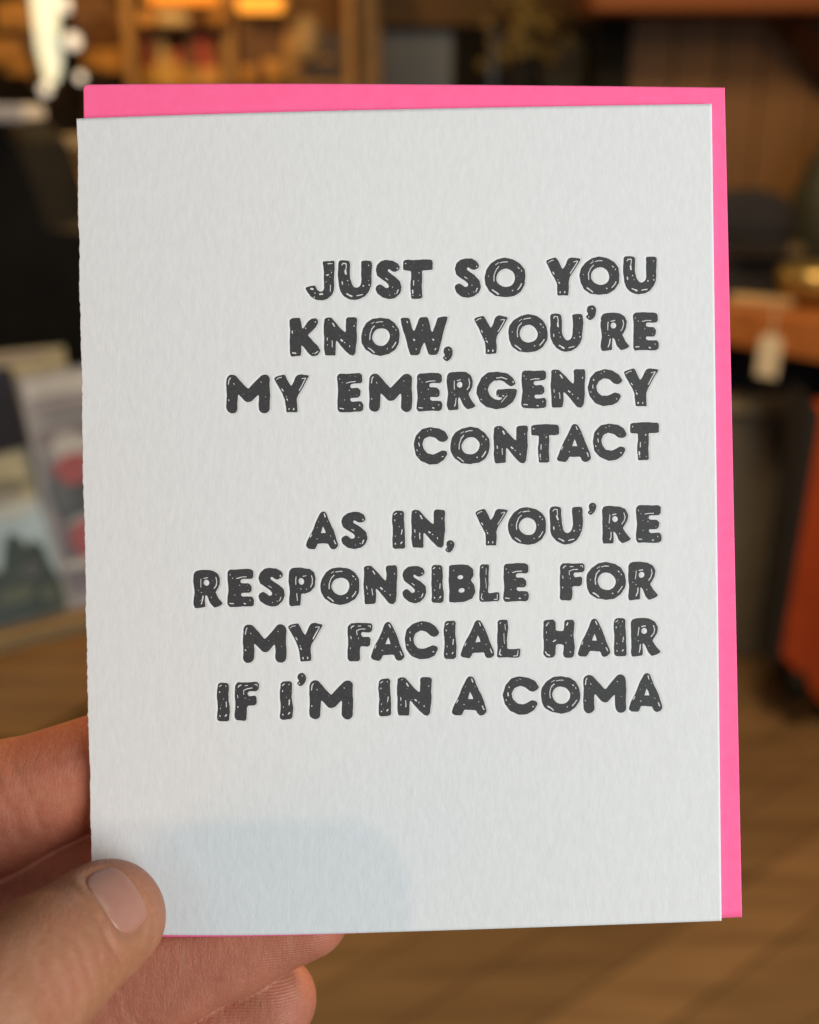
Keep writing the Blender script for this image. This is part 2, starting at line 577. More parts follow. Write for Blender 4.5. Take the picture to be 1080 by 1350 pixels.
leaning('magazine', [(22, 498), (262, 452), (330, 752), (86, 806)], 1.05, .06, 'grey magazine with red and black pictures on its cover', A['grey'],
        [('masthead', A['white'], box_uv(.02, .90, .98, .975)), ('text_line', A['mauve'], box_uv(.06, .845, .9, .87)),
         ('text_line', A['slate'], box_uv(.1, .80, .8, .815)),
         ('picture', A['plum'], box_uv(.05, .07, .95, .76)), ('picture', A['black'], blob(.3, .45, .24, .13, 3)), ('picture', A['grey'], blob(.12, .66, .08, .05, 31)), ('picture', A['black'], blob(.3, .7, .1, .05, 32)), ('picture', A['grey'], blob(.2, .36, .1, .03, 33)), ('picture', A['slate'], blob(.1, .5, .06, .08, 34)),
         ('picture', A['white'], blob(.2, .68, .13, .06, 8)), ('picture', A['red'], blob(.2, .58, .13, .07, 5)),
         ('picture', A['red'], blob(.18, .28, .09, .08, 6)), ('picture', A['red'], blob(.36, .4, .1, .07, 7)),
         ('text_line', A['white'], box_uv(.04, .17, .96, .205)), ('text_line', A['black'], box_uv(.3, .08, .9, .13))])
leaning('magazine', [(-190, 650), (38, 588), (94, 806), (-150, 872)], .99, .05, 'pale magazine with a blue sky over dark green trees on its cover', A['olive2'],
        [('picture', A['cream'], box_uv(.01, .70, .985, .985)), ('picture', A['olive'], blob(.78, .80, .18, .05, 12)), ('picture', A['grey'], blob(.62, .74, .25, .04, 15)),
         ('picture', A['haze'], box_uv(.01, .60, .985, .70)),
         ('picture', A['sky'], box_uv(.01, .2, .985, .62)), ('picture', A['tree'], [(.01, .03), (.975, .03), (.985, .2), (.95, .3), (.93, .42), (.88, .47), (.84, .44), (.8, .52), (.75, .54), (.71, .46), (.68, .36), (.65, .33), (.6, .42), (.5, .48), (.36, .4), (.2, .45), (.01, .4)]),
         ('picture', A['slate'], blob(.84, .3, .06, .05, 16)), ('picture', A['mossy'], blob(.72, .18, .1, .05, 17)), ('picture', A['mossy'], blob(.9, .14, .05, .06, 18))])

# counter at the right
ct = empty('counter', Matrix.Translation((0.9, 2.9, 0)))
tag(ct, 'counter with a thick orange-brown wooden top at the right edge', 'counter')
ZC = at(1000, 412, 2.75).z
f0, f1 = on_z(900, 398, ZC), on_z(1200, 446, ZC)
ex = (f1 - f0).normalized()
back = Vector((-ex.y, ex.x, 0))
bm = bmesh.new()
bm_prism(bm, [p - ct.location for p in (f0, f1, f1 + back * .6, f0 + back * .75)], (0, 0, -.085))
from_bm('counter_top', bm, M['counter_wood'], ct)
for q in (f0 + ex * .05 + back * .6, f1 - ex * .1 + back * .1, f1 - ex * .1 + back * .5):
    bm = bmesh.new()
    bm_box(bm, (q.x - ct.location.x, q.y - ct.location.y, (ZC - .09) / 2), (.07, .07, ZC - .09), bevel=.004)
    from_bm('leg', bm, M['black'], ct)
bm = bmesh.new()
bm_prism(bm, [p - ct.location for p in (f0 + back * .6, f1 + back * .5, f1 + back * .53, f0 + back * .63)], (0, 0, .05))
bmesh.ops.translate(bm, vec=(0, 0, .3), verts=bm.verts)
from_bm('stretcher', bm, M['black'], ct)


def on_top(px, py, Y, w_, d_, h, bevel, name, mat, label, cat):
    p = at(px, py, Y)
    bm = bmesh.new()
    bm_box(bm, (p.x, p.y, ZC + .002 + h / 2), (w_, d_, h), bevel=bevel)
    return tag(from_bm(name, bm, mat), label, cat)


Yc = 3.05
on_top(975, 390, Yc, .28, .2, .105, .008, 'black_box', M['dark_fabric'], 'black box on the counter, a brown tray on its lid', 'box')
p = at(978, 338, Yc)
bm = bmesh.new()
bm_box(bm, (p.x, p.y, ZC + .107 + .016), (.27, .2, .03), bevel=.008)
tag(from_bm('wooden_tray', bm, plain('tray_brown', (0.1, 0.065, 0.03), .6)), 'narrow brown tray lying on the black box', 'tray')
# dark cap lying on the tray: a domed crown with a peak
cp = empty('cap', Matrix.Translation((p.x + .0, p.y, ZC + .14)))
tag(cp, 'dark navy rounded cap lying on the brown tray', 'cap')
bm = bmesh.new()
prof = [(.125, 0), (.127, .04), (.118, .08), (.095, .11), (.05, .128), (.01, .132)]
bm_lathe(bm, prof, (0, 0, 0))
bmesh.ops.scale(bm, vec=(1.0, .8, 1), verts=bm.verts)
capm = plain('navy_cloth', (0.008, 0.008, 0.014), .95)
from_bm('crown', bm, capm, cp, True)
bm = bmesh.new()
pk = [(.1 * math.cos(a), -.06 + -.12 * math.sin(a), .004) for a in [i * math.pi / 14 for i in range(15)]]
bm_prism(bm, pk, (0, 0, .006))
from_bm('peak', bm, capm, cp)
p = at(1072, 386, 2.86)
bm = bmesh.new()
bm_lathe(bm, [(.03, 0), (.075, .02), (.095, .06), (.09, .09), (.06, .1)], (p.x, p.y, ZC + .002))
tag(from_bm('brass_bowl', bm, M['brass'], smooth=True), 'brass bowl on the right of the counter', 'bowl')
p = at(1085, 330, 3.2)
bm = bmesh.new()
bm_lathe(bm, [(.07, 0), (.1, .04), (.1, .24), (.06, .33), (.035, .37), (.04, .4)], (p.x, p.y, ZC + .002))
tag(from_bm('vase', bm, M['bottle_green'], smooth=True), 'tall dark green vase behind the brass bowl', 'vase')
p = at(1004, 392, 2.86)
bm = bmesh.new()
bm_box(bm, (p.x, p.y, ZC + .012), (.16, .03, .02), Matrix.Rotation(R(-32), 3, 'Z'), .004)
tag(from_bm('wooden_block', bm, M['beige']), 'small beige wooden block lying in front of the black box', 'block')
# price tag on a string at the counter edge
tg = empty('price_tag', Matrix.Translation(at(1016, 440, 2.66)))
tag(tg, 'blank pale price tag hanging from the counter edge on a string', 'price tag')
o = tg.location
bm = bmesh.new()
bm_prism(bm, [at(x, y, 2.66) - o for x, y in ((1003, 446), (1011, 441), (1027, 443), (1032, 451), (1024, 500), (996, 495))], (0, .004, 0))
from_bm('paper', bm, M['tag_paper'], tg)
bm = bmesh.new()
bm_prism(bm, [at(x, y, 2.665) - o for x, y in ((1018, 442), (1020, 442), (1024, 408), (1022, 408))], (0, .003, 0))
from_bm('string', bm, M['tag_paper'], tg)
# dark bin under the counter
bi = empty('storage_bin', Matrix.Translation(on_z(1000, 868, 0)))
tag(bi, 'dark grey-brown storage bin with a paler rim under the counter', 'bin')
o = bi.location
Yb = o.y
hb = at(1000, 545, Yb).z
wb0, wb1 = at(890, 700, Yb).x - o.x, at(1042, 700, Yb).x - o.x
bm = bmesh.new()
bm_prism(bm, [(wb0 + .03, 0, .01), (wb1 - .05, 0, .01), (wb1, 0, hb), (wb0, 0, hb)], (0, .34, 0))
from_bm('body', bm, M['bin'], bi)
bm = bmesh.new()
bm_box(bm, ((wb0 + wb1) / 2, .17, hb + .02), (wb1 - wb0 + .03, .38, .04), bevel=.008)
from_bm('rim', bm, M['rim'], bi)
bm = bmesh.new()
bm_box(bm, (wb1 - .04, -.014, hb - .09), (.05, .03, .09), bevel=.008)
from_bm('handle', bm, M['dark_fabric'], bi)
# black bag pushed under the counter top
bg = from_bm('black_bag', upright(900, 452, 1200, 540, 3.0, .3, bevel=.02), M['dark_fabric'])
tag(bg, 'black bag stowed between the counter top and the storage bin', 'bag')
# orange red cart on castors
kc = empty('cart', Matrix.Translation(on_z(1075, 930, 0)))
tag(kc, 'orange-red cart with a sloping side on black castors', 'cart')
o = kc.location
Yk = o.y - .12
bm = bmesh.new()
bm_prism(bm, [at(x, y, Yk) - o for x, y in ((1084, 545), (1240, 540), (1240, 1010), (1104, 950), (1030, 862))], (0, .12, 0))
from_bm('body', bm, M['red'], kc)
bm = bmesh.new()
bm_prism(bm, [at(x, y, Yk - .004) - o for x, y in ((1068, 520), (1084, 545), (1030, 862), (1016, 880))], (0, .13, 0))
from_bm('edge_trim', bm, M['dark_fabric'], kc)
for qx, qy in ((1046, 898), (1140, 960)):
    c = at(qx, qy, Yk + .03) - o
    bm = bmesh.new()
    bm_lathe(bm, [(.02, -.022), (.048, -.02), (.052, 0), (.048, .02), (.02, .022)], (0, 0, 0), 20)
    bmesh.ops.rotate(bm, cent=(0, 0, 0), matrix=Matrix.Rotation(R(90), 3, 'Y'), verts=bm.verts)
    bmesh.ops.translate(bm, vec=c, verts=bm.verts)
    from_bm('castor', bm, M['black'], kc, True)

# ------------------------------------------------------------------ lettering: outlines of every glyph as drawn, in crop pixels
def poly(*p): return ('poly', p)
def ell(cx, cy, rx, ry): return ('ell', (cx, cy, rx, ry))
def cap(x0_, y0_, x1_, y1_, r_): return ('cap', (x0_, y0_, x1_, y1_, r_))


G = {}   # glyph: (solids, holes, marks) ; marks are (width, points...)
G['J'] = ([poly((275, 152), (360, 152), (442, 150), (438, 300), (438, 400), (436, 490), (430, 580), (405, 650), (345, 702), (270, 720), (180, 716), (110, 672), (60, 610), (20, 540), (90, 524), (165, 508), (175, 545), (195, 580), (240, 598), (275, 592), (292, 555), (298, 480), (297, 350), (290, 280), (280, 210))], [],
          [(20, (350, 187), (378, 187)), (12, (390, 190), (412, 190)), (24, (335, 355), (355, 352)), (14, (400, 315), (402, 328)), (12, (380, 382), (382, 384)), (12, (325, 450), (328, 454)), (14, (382, 505), (382, 595)), (34, (105, 560), (130, 562)), (28, (235, 632), (270, 630)), (14, (160, 620), (164, 624)), (16, (158, 680), (160, 682))])
G['U'] = ([poly((490, 190), (500, 158), (520, 147), (570, 142), (630, 146), (650, 160), (655, 190), (658, 300), (662, 400), (680, 480), (710, 530), (750, 548), (795, 530), (820, 490), (830, 420), (828, 300), (820, 160), (880, 148), (955, 148), (972, 175), (975, 300), (970, 420), (960, 510), (930, 590), (880, 660), (800, 705), (720, 715), (650, 700), (580, 660), (530, 600), (500, 520), (492, 400), (492, 280))], [],
          [(16, (540, 212), (556, 186), (600, 186), (604, 230), (598, 300)), (28, (596, 290), (606, 335)), (20, (545, 455), (548, 488)), (20, (620, 625), (680, 655)), (28, (670, 652), (690, 660)), (16, (765, 658), (845, 640)), (24, (848, 512), (849, 514)), (22, (934, 494), (936, 496)), (18, (625, 430), (626, 432)), (14, (640, 492), (642, 492)), (14, (925, 430), (925, 432)), (14, (926, 210), (926, 214))])
G['S'] = ([poly((818, 118), (808, 98), (785, 86), (755, 84), (730, 90), (710, 108), (704, 132), (712, 158), (735, 175), (755, 188), (768, 202), (766, 216), (750, 218), (738, 208), (724, 199), (708, 208), (702, 220), (712, 242), (735, 260), (765, 268), (795, 262), (818, 242), (826, 215), (820, 185), (800, 165), (775, 148), (760, 138), (757, 128), (768, 124), (780, 134), (795, 138), (812, 130))], [],
          [(7, (806, 121), (807, 123)), (6, (809, 224), (804, 240)), (4, (770, 249), (771, 249)), (4, (751, 170), (764, 178)), (4, (784, 210), (785, 211)), (3, (792, 240), (796, 243))])
G['T'] = ([poly((836, 88), (850, 83), (910, 82), (968, 82), (974, 95), (974, 128), (950, 132), (922, 133), (923, 200), (923, 262), (914, 267), (872, 266), (870, 200), (873, 134), (836, 132))], [],
          [(6, (846, 100), (847, 102)), (6, (884, 180), (884, 202)), (6, (909, 143), (909, 145)), (7, (880, 226), (879, 240)), (5, (880, 250), (880, 251)), (5, (912, 250), (912, 250)), (3, (906, 180), (906, 182))])
G['O'] = ([poly((274, 73), (315, 80), (345, 100), (365, 130), (370, 165), (366, 200), (346, 232), (315, 252), (274, 260), (230, 252), (198, 230), (182, 200), (178, 165), (184, 130), (205, 100), (236, 80))],
          [ell(277, 168, 45, 44)],
          [(5.5, (222, 182), (221, 155), (230, 128), (243, 114)), (4.5, (252, 97), (268, 93), (286, 92)), (3.5, (229, 104), (244, 95)), (5, (334, 117), (340, 122)), (5, (350, 132), (351, 136)), (6, (333, 222), (345, 208), (352, 195)), (6.5, (213, 224), (225, 232), (241, 245)), (6, (307, 226), (309, 227)), (4, (197, 158), (197, 160)), (3.5, (331, 158), (332, 160))])
G['Y'] = ([poly((467, 88), (478, 80), (496, 74), (514, 70), (522, 82), (535, 108), (547, 132), (560, 108), (570, 82), (578, 73), (592, 69), (633, 76), (620, 98), (598, 135), (580, 165), (574, 185), (575, 220), (575, 250), (524, 251), (522, 215), (519, 190), (505, 160), (488, 128))], [],
          [(4, (477, 94), (488, 86), (502, 82)), (5.5, (617, 88), (606, 108), (584, 145)), (4, (598, 90), (614, 86)), (6, (502, 139), (508, 148)), (6, (527, 188), (531, 194)), (7, (536, 234), (536, 238)), (7, (558, 234), (558, 238)), (4, (524, 176), (526, 178))])
G['K'] = ([poly((44, 116), (55, 108), (92, 107), (99, 130), (100, 160), (108, 158), (130, 125), (148, 110), (165, 107), (178, 116), (178, 132), (168, 148), (150, 165), (128, 186), (150, 210), (178, 242), (188, 263), (175, 284), (150, 287), (130, 270), (107, 240), (98, 227), (97, 260), (95, 287), (50, 288), (44, 270), (46, 200))], [],
          [(6, (54, 168), (56, 177)), (7, (56, 271), (72, 275)), (5, (118, 154), (120, 157)), (5, (162, 275), (177, 265)), (5, (165, 125), (167, 126)), (3, (152, 275), (154, 273))])
G['N'] = ([poly((207, 112), (220, 106), (240, 107), (262, 130), (290, 160), (312, 180), (312, 150), (310, 112), (318, 105), (358, 105), (362, 115), (361, 200), (356, 270), (345, 284), (328, 280), (300, 250), (270, 215), (260, 205), (262, 250), (260, 282), (212, 283), (207, 240), (206, 180))], [],
          [(7, (248, 132), (256, 145)), (5, (220, 200), (221, 212)), (5, (243, 214), (246, 242)), (8, (286, 208), (292, 213)), (5, (303, 221), (305, 223)), (5, (350, 143), (350, 146)), (5, (328, 238), (329, 242)), (4, (225, 118), (227, 116)), (3.5, (222, 232), (222, 236))])
G['W'] = ([poly((568, 110), (585, 106), (604, 105), (612, 112), (622, 145), (634, 175), (645, 150), (655, 115), (662, 104), (695, 103), (705, 125), (715, 165), (722, 180), (735, 140), (745, 104), (768, 101), (792, 100), (783, 140), (765, 200), (752, 262), (742, 278), (705, 280), (695, 250), (682, 215), (672, 240), (660, 275), (650, 281), (618, 280), (605, 240), (588, 180))], [],
          [(5, (600, 122), (602, 128)), (7, (631, 206), (634, 210)), (7, (722, 206), (725, 210)), (5, (645, 252), (646, 254)), (6, (738, 250), (734, 254)), (4, (676, 140), (677, 142)), (3, (672, 165), (673, 167))])
G[','] = ([poly((775, 262), (778, 250), (788, 243), (800, 241), (812, 248), (818, 262), (816, 280), (808, 296), (796, 308), (785, 312), (768, 296), (782, 286), (784, 279), (776, 274))], [],
          [(4.5, (798, 256), (801, 258)), (4.5, (781, 296), (784, 298))])
G["'"] = G[',']
G['R'] = ([poly((730, 100), (738, 86), (752, 82), (775, 81), (815, 83), (840, 96), (852, 122), (849, 150), (837, 172), (828, 185), (845, 215), (866, 240), (850, 250), (825, 258), (808, 240), (795, 208), (782, 192), (782, 225), (783, 258), (735, 261), (730, 240), (734, 190), (730, 140))], [ell(790, 142, 14, 15)],
          [(4.5, (765, 124), (763, 162)), (5, (778, 122), (795, 118)), (5, (833, 114), (838, 132), (834, 152), (824, 166)), (6, (773, 206), (771, 228), (766, 242)), (4, (764, 188), (766, 188)), (3, (750, 176), (751, 178)), (4, (812, 210), (813, 212))])
G['E'] = ([poly((883, 90), (892, 80), (985, 78), (998, 85), (1000, 115), (992, 124), (945, 126), (939, 138), (945, 148), (978, 147), (990, 160), (990, 182), (980, 192), (945, 192), (941, 202), (950, 212), (995, 210), (1003, 225), (1001, 250), (990, 257), (890, 259), (882, 245), (886, 180), (884, 130))], [],
          [(4.5, (925, 122), (945, 117), (968, 116)), (5, (893, 242), (910, 243)), (6, (958, 245), (964, 246)), (4, (985, 226), (987, 230)), (4, (905, 119), (906, 121)), (4, (894, 103), (894, 106)), (4, (937, 155), (938, 157)), (3, (975, 180), (976, 181)), (3, (915, 200), (918, 202))])
G['M'] = ([cap(57, 113, 57, 243, 25.5), cap(210, 112, 211, 242, 25.5), cap(60, 112, 134, 192, 24), cap(208, 112, 136, 192, 24)], [],
          [(5.5, (41, 132), (43, 112), (48, 103)), (5, (40, 206), (42, 210)), (4, (195, 119), (197, 122)), (4, (66, 128), (68, 132)), (3, (215, 190), (216, 192))])
G['P'] = ([poly((509, 100), (520, 88), (560, 85), (605, 90), (628, 108), (636, 140), (629, 175), (608, 198), (580, 207), (565, 207), (565, 240), (562, 265), (515, 268), (510, 258), (512, 200), (508, 150))], [ell(568, 150, 14, 17)],
          [(5, (543, 130), (540, 165)), (5, (616, 122), (622, 140), (620, 160), (610, 176)), (5, (545, 208), (549, 242)), (3.5, (562, 184), (566, 188)), (3.5, (590, 184), (592, 186)), (4, (575, 125), (590, 122))])
G['F'] = ([poly((573, 95), (585, 80), (680, 78), (688, 88), (687, 112), (678, 121), (640, 120), (633, 130), (640, 145), (672, 142), (678, 152), (676, 180), (665, 188), (635, 186), (629, 195), (630, 230), (628, 252), (620, 258), (580, 257), (572, 245), (574, 180))], [],
          [(6, (588, 102), (592, 95), (600, 92)), (4.5, (617, 134), (615, 116), (630, 108), (655, 106)), (4, (668, 90), (679, 90), (680, 98)), (4.5, (585, 140), (588, 152)), (5, (585, 194), (585, 198)), (4, (620, 94), (634, 92)), (4, (622, 150), (623, 152))])
G['A'] = ([poly((758, 74), (772, 76), (780, 88), (792, 115), (812, 160), (835, 222), (838, 238), (825, 252), (808, 255), (797, 247), (790, 228), (735, 228), (728, 245), (720, 255), (688, 251), (678, 240), (690, 205), (715, 155), (735, 110), (748, 82))], [poly((762, 143), (770, 160), (776, 179), (749, 179), (755, 160))],
          [(6, (768, 86), (773, 100)), (5, (699, 196), (705, 184)), (6, (819, 212), (826, 228)), (3.5, (732, 150), (733, 151)), (4, (799, 190), (801, 191)), (4, (733, 205), (736, 206)), (3.5, (785, 120), (786, 122)), (3, (742, 122), (742, 124))])
G['C'] = ([poly((1008, 122), (990, 92), (960, 75), (920, 69), (880, 80), (852, 110), (841, 155), (850, 200), (875, 232), (915, 249), (955, 245), (985, 228), (1001, 200), (996, 187), (975, 182), (955, 192), (935, 201), (905, 197), (886, 176), (881, 150), (892, 125), (918, 112), (945, 118), (965, 136), (983, 141), (997, 135))], [],
          [(6, (868, 118), (868, 122)), (6, (865, 146), (867, 160)), (5, (855, 178), (857, 182)), (4, (920, 80), (923, 82)), (5, (978, 212), (982, 212)), (3.5, (905, 88), (907, 88)), (3, (870, 200), (872, 202))])
G['I'] = ([poly((462, 95), (472, 86), (505, 85), (514, 92), (515, 170), (520, 220), (518, 258), (508, 264), (468, 265), (460, 258), (462, 200), (459, 130))], [],
          [(5, (478, 97), (469, 104)), (5, (500, 99), (501, 101)), (6, (504, 174), (502, 196)), (5, (471, 128), (471, 132)), (4, (474, 204), (474, 208)), (5.5, (472, 240), (475, 243)), (7, (500, 240), (505, 234)), (3.5, (490, 160), (491, 162))])
G['L'] = ([poly((275, 72), (285, 64), (322, 65), (323, 100), (319, 170), (318, 200), (330, 203), (378, 198), (382, 205), (380, 235), (372, 240), (280, 241), (273, 235), (275, 150))], [],
          [(4.5, (285, 80), (290, 76)), (4, (309, 86), (311, 112)), (4, (305, 128), (308, 176)), (6, (287, 204), (283, 225), (292, 231)), (4.5, (372, 208), (369, 232), (352, 233)), (3.5, (297, 190), (297, 192))])
G['H'] = ([poly((493, 70), (503, 62), (540, 62), (549, 75), (550, 115), (570, 117), (590, 116), (592, 70), (600, 62), (632, 61), (638, 75), (636, 140), (640, 200), (638, 232), (628, 241), (595, 240), (588, 225), (590, 180), (570, 177), (550, 180), (550, 228), (542, 240), (510, 241), (495, 225), (495, 150))], [],
          [(7, (506, 88), (511, 80)), (5, (514, 74), (518, 76)), (5, (508, 118), (508, 124)), (5.5, (540, 166), (552, 159)), (7, (504, 213), (512, 226), (524, 231)), (6.5, (602, 86), (607, 76)), (4, (598, 168), (600, 172)), (4.5, (620, 212), (624, 216)), (4, (508, 155), (509, 157)), (4, (626, 135), (627, 137))])
G['B'] = ([poly((256, 62), (263, 57), (295, 54), (325, 58), (342, 72), (344, 95), (335, 112), (347, 130), (350, 155), (340, 178), (315, 189), (285, 190), (258, 191), (257, 120))], [ell(298, 100, 11, 8), ell(301, 148, 12, 9)],
          [(2.5, (272, 75), (273, 77)), (2.5, (328, 140), (329, 141))])
G['G'] = ([poly((322, 128), (310, 105), (285, 82), (240, 72), (195, 78), (160, 102), (142, 145), (140, 175), (155, 215), (185, 240), (230, 249), (275, 242), (305, 220), (324, 188), (331, 160), (325, 155), (240, 156), (234, 165), (234, 186), (245, 192), (265, 192), (261, 200), (245, 207), (220, 203), (200, 185), (192, 160), (198, 135), (218, 115), (245, 110), (268, 118), (286, 134), (300, 143), (316, 136))], [],
          [(5.5, (233, 101), (255, 98), (280, 108)), (5, (310, 119), (312, 124)), (4, (283, 186), (255, 216)), (5, (262, 184), (268, 190)), (4, (158, 202), (162, 206)), (4, (180, 154), (181, 157)), (4, (240, 182), (242, 186)), (3, (182, 105), (186, 103))])

LINES = [
 [('J',402.2,441.1,344.4,395.6),('U',446.1,490.3,343.3,395.6),('S',495,529.4,343.3,394.4),('T',532.2,570.6,342.8,393.9),('S',599.2,633.6,341.1,392.8),('O',639.4,692.8,340.3,392.2),('Y',719.7,765.8,339.2,389.7),('O',764.6,817,338.6,388.9),('U',822.2,865.8,337.5,387.8)],
 [('K',382.2,422.2,419.4,469.7),('N',427.5,470.6,418.9,469.2),('O',476.7,527,418.9,468.9),('W',527.8,590,417.8,468.1),(',',583.4,597.2,457.2,476.7),('Y',625.3,670,416.4,466.4),('O',670.4,722,414.7,465),('U',725.6,768.6,413.9,463.3),("'",772.2,786.4,402.2,422),('R',792.5,830.6,412.5,462.2),('E',835,868.6,411.7,461.7)],
 [('M',298.6,355.8,493.6,544.7),('Y',361.7,408,493.3,543.6),('E',445,478.9,492.5,543.3),('M',487.2,543.3,492.8,543),('E',549.7,583.3,492,542),('R',589.7,627.5,490.3,540.6),('G',628.8,682,490,539.2),('E',687.8,720.8,488.6,538.3),('N',726.7,771.4,486.7,537.2),('C',775.3,820.6,487,535.3),('Y',822.8,868.6,485.3,535.6)],
 [('C',545.7,591.7,563.3,612.3),('O',594,645.7,563,612),('N',651.3,695.7,561.3,610.7),('T',701,737.3,559.7,610),('A',734.6,779.3,558.7,609.3),('C',781.7,827,558.3,607),('T',831.7,869.3,557,606.7)],
 [('A',403.6,446.1,674.7,723.9),('S',450,484.4,675,723.9),('I',517.5,534.4,673.6,723.6),('N',542.8,586.7,672.2,722.2),(',',586.9,599.2,712.2,728.6),('Y',626.4,669.6,670.6,719.2),('O',670.2,720.3,668.9,718.3),('U',725.3,768.6,668,717.5),("'",775,786,662.5,678.6),('R',794.4,832,667.2,717),('E',839.2,872.8,666,715.6)],
 [('R',254.2,293.6,752,802),('E',299.4,334.7,750.6,800.3),('S',340.3,375,748.9,799.7),('P',381,416.4,748.6,799.4),('O',422.8,474.2,747.8,797.2),('N',480,523.6,745.6,796.7),('S',530.7,562,746,795),('I',569,584.9,744.9,794.7),('B',592,626.4,744,794),('L',632.5,658.9,743.8,793),('E',664,697.5,742.7,793),('F',738.4,770.9,742.7,791.8),('O',773.4,825.4,741.3,791),('R',829,868.4,741,791.4)],
 [('M',320.3,377.2,823.6,874.4),('Y',380,426,821.4,872),('F',458.6,491,821.4,872),('A',488.8,532.8,820.3,871),('C',533.6,579.7,819.2,869.4),('I',585.6,602,818.3,868.6),('A',607.2,651.7,817.8,867.8),('L',655.8,686,817.5,867),('H',716.7,757.8,817,867),('A',762,804.7,816,866),('I',810,826.7,815,865.3),('R',832.5,871.7,815.3,865.6)],
 [('I',285.3,302,901,952),('F',309,340.6,900,950.8),('I',369,386,898.6,949),("'",390.8,403.6,887.8,905.3),('M',408.3,465.3,897.2,948.6),('I',499.4,516,895,944.4),('N',524,569,893.3,944),('A',596,642,891.7,943.6),('C',663.6,710.6,892,942.5),('O',713.6,765.3,891.7,941),('M',770,826,890,940.6),('A',830,874.4,888,939)],
]


def sd_poly(P, X, Y):
    P = np.array(P, dtype=np.float64)
    d = np.full(X.shape, 1e9)
    sgn = np.ones(X.shape)
    n = len(P)
    for i in range(n):
        ax, ay = P[i]
        bx, by = P[i - 1]
        ex_, ey = bx - ax, by - ay
        wx, wy = X - ax, Y - ay
        t = np.clip((wx * ex_ + wy * ey) / (ex_ * ex_ + ey * ey + 1e-12), 0, 1)
        d = np.minimum(d, (wx - t * ex_) ** 2 + (wy - t * ey) ** 2)
        c1, c2, c3 = Y >= ay, Y < by, ex_ * wy > ey * wx
        flip = (c1 & c2 & c3) | (~c1 & ~c2 & ~c3)
        sgn = np.where(flip, -sgn, sgn)
    return sgn * np.sqrt(d)


def sd_seg(x0_, y0_, x1_, y1_, X, Y):
    ex_, ey = x1_ - x0_, y1_ - y0_
    t = np.clip(((X - x0_) * ex_ + (Y - y0_) * ey) / (ex_ * ex_ + ey * ey + 1e-9), 0, 1)
    return np.hypot(X - x0_ - t * ex_, Y - y0_ - t * ey)


def prim(p, X, Y):
    if p[0] == 'poly': return sd_poly(p[1], X, Y)
    if p[0] == 'cap': return sd_seg(*p[1][:4], X, Y) - p[1][4]
    cx, cy, rx, ry = p[1]
    return (np.sqrt(((X - cx) / rx) ** 2 + ((Y - cy) / ry) ** 2) - 1) * min(rx, ry)


def blur(a, r_):
    k_ = np.exp(-0.5 * (np.arange(-3 * r_, 3 * r_ + 1) / r_) ** 2)
    k_ /= k_.sum()
    for ax in (0, 1):
        p = np.pad(a, [(3 * r_, 3 * r_) if i == ax else (0, 0) for i in (0, 1)], mode='edge')
        out = np.zeros_like(a)
        for i, wgt in enumerate(k_):
            sl = [slice(None), slice(None)]
            sl[ax] = slice(i, i + a.shape[ax])
            out += wgt * p[tuple(sl)]
        a = out
    return a


RES = 3          # samples per photo pixel


def bounds(solids):
    xs_, ys_ = [], []
    for k_, v in solids:
        if k_ == 'poly':
            xs_ += [q[0] for q in v]; ys_ += [q[1] for q in v]
        elif k_ == 'cap':
            xs_ += [v[0] - v[4], v[2] - v[4], v[0] + v[4], v[2] + v[4]] if v[4] > 25 else []
            ys_ += [v[1] - v[4], v[3] - v[4], v[1] + v[4], v[3] + v[4]] if v[4] > 25 else []
    return min(xs_), max(xs_), min(ys_), max(ys_)


def glyph_fields(ch, bx0, bx1, by0, by1, rng):
    """signed distance in photo px on a raster; returns (full shape, shape minus highlight marks, origin)"""
    sol, hol, marks = G[ch]
    gx0, gx1, gy0, gy1 = bounds(sol)
    pad = 5
    nx, ny = int((bx1 - bx0 + 2 * pad) * RES), int((by1 - by0 + 2 * pad) * RES)
    xs_ = bx0 - pad + np.arange(nx) / RES
    ys_ = by0 - pad + np.arange(ny) / RES
    X, Y = np.meshgrid(xs_, ys_)
    # hand-cut wobble
    ph = rng.uniform(0, 6.28, 4)
    Xw = X + 0.35 * np.sin(Y * 0.23 + ph[0]) + 0.10 * np.sin(Y * 0.6 + X * 0.2 + ph[1])
    Yw = Y + 0.35 * np.sin(X * 0.21 + ph[2]) + 0.10 * np.sin(X * 0.6 + Y * 0.2 + ph[3])
    sx, sy = (gx1 - gx0) / (bx1 - bx0), (gy1 - gy0) / (by1 - by0)
    U = gx0 + (Xw - bx0) * sx
    V = gy0 + (Yw - by0) * sy
    sc = (sx + sy) / 2
    d = np.min([prim(p, U, V) for p in sol], axis=0) / sc
    d = blur(d, 3)
    for h in hol:
        d = np.maximum(d, -prim(h, U, V) / sc)
    d -= 0.25
    full = d.copy()
    m = np.full(d.shape, 1e9)
    for mk in marks:
        pts = mk[1:]
        hw = mk[0] / 2 / sc * 0.9
        for a, b in zip(pts, pts[1:]):
            m = np.minimum(m, sd_seg(*a, *b, U, V) / sc - hw * (0.85 + 0.3 * rng.random()) + 0.12 * np.sin(U * 0.9 / sc * 3.6 + ph[0]))
    # pinholes where the ink did not take
    for i in range(rng.integers(2, 6)):
        cx, cy = rng.uniform(bx0, bx1), rng.uniform(by0, by1)
        m = np.minimum(m, np.hypot(X - cx, Y - cy) - rng.uniform(0.22, 0.5))
    d = np.maximum(d, -m)
    return full, d, xs_[0], ys_[0]


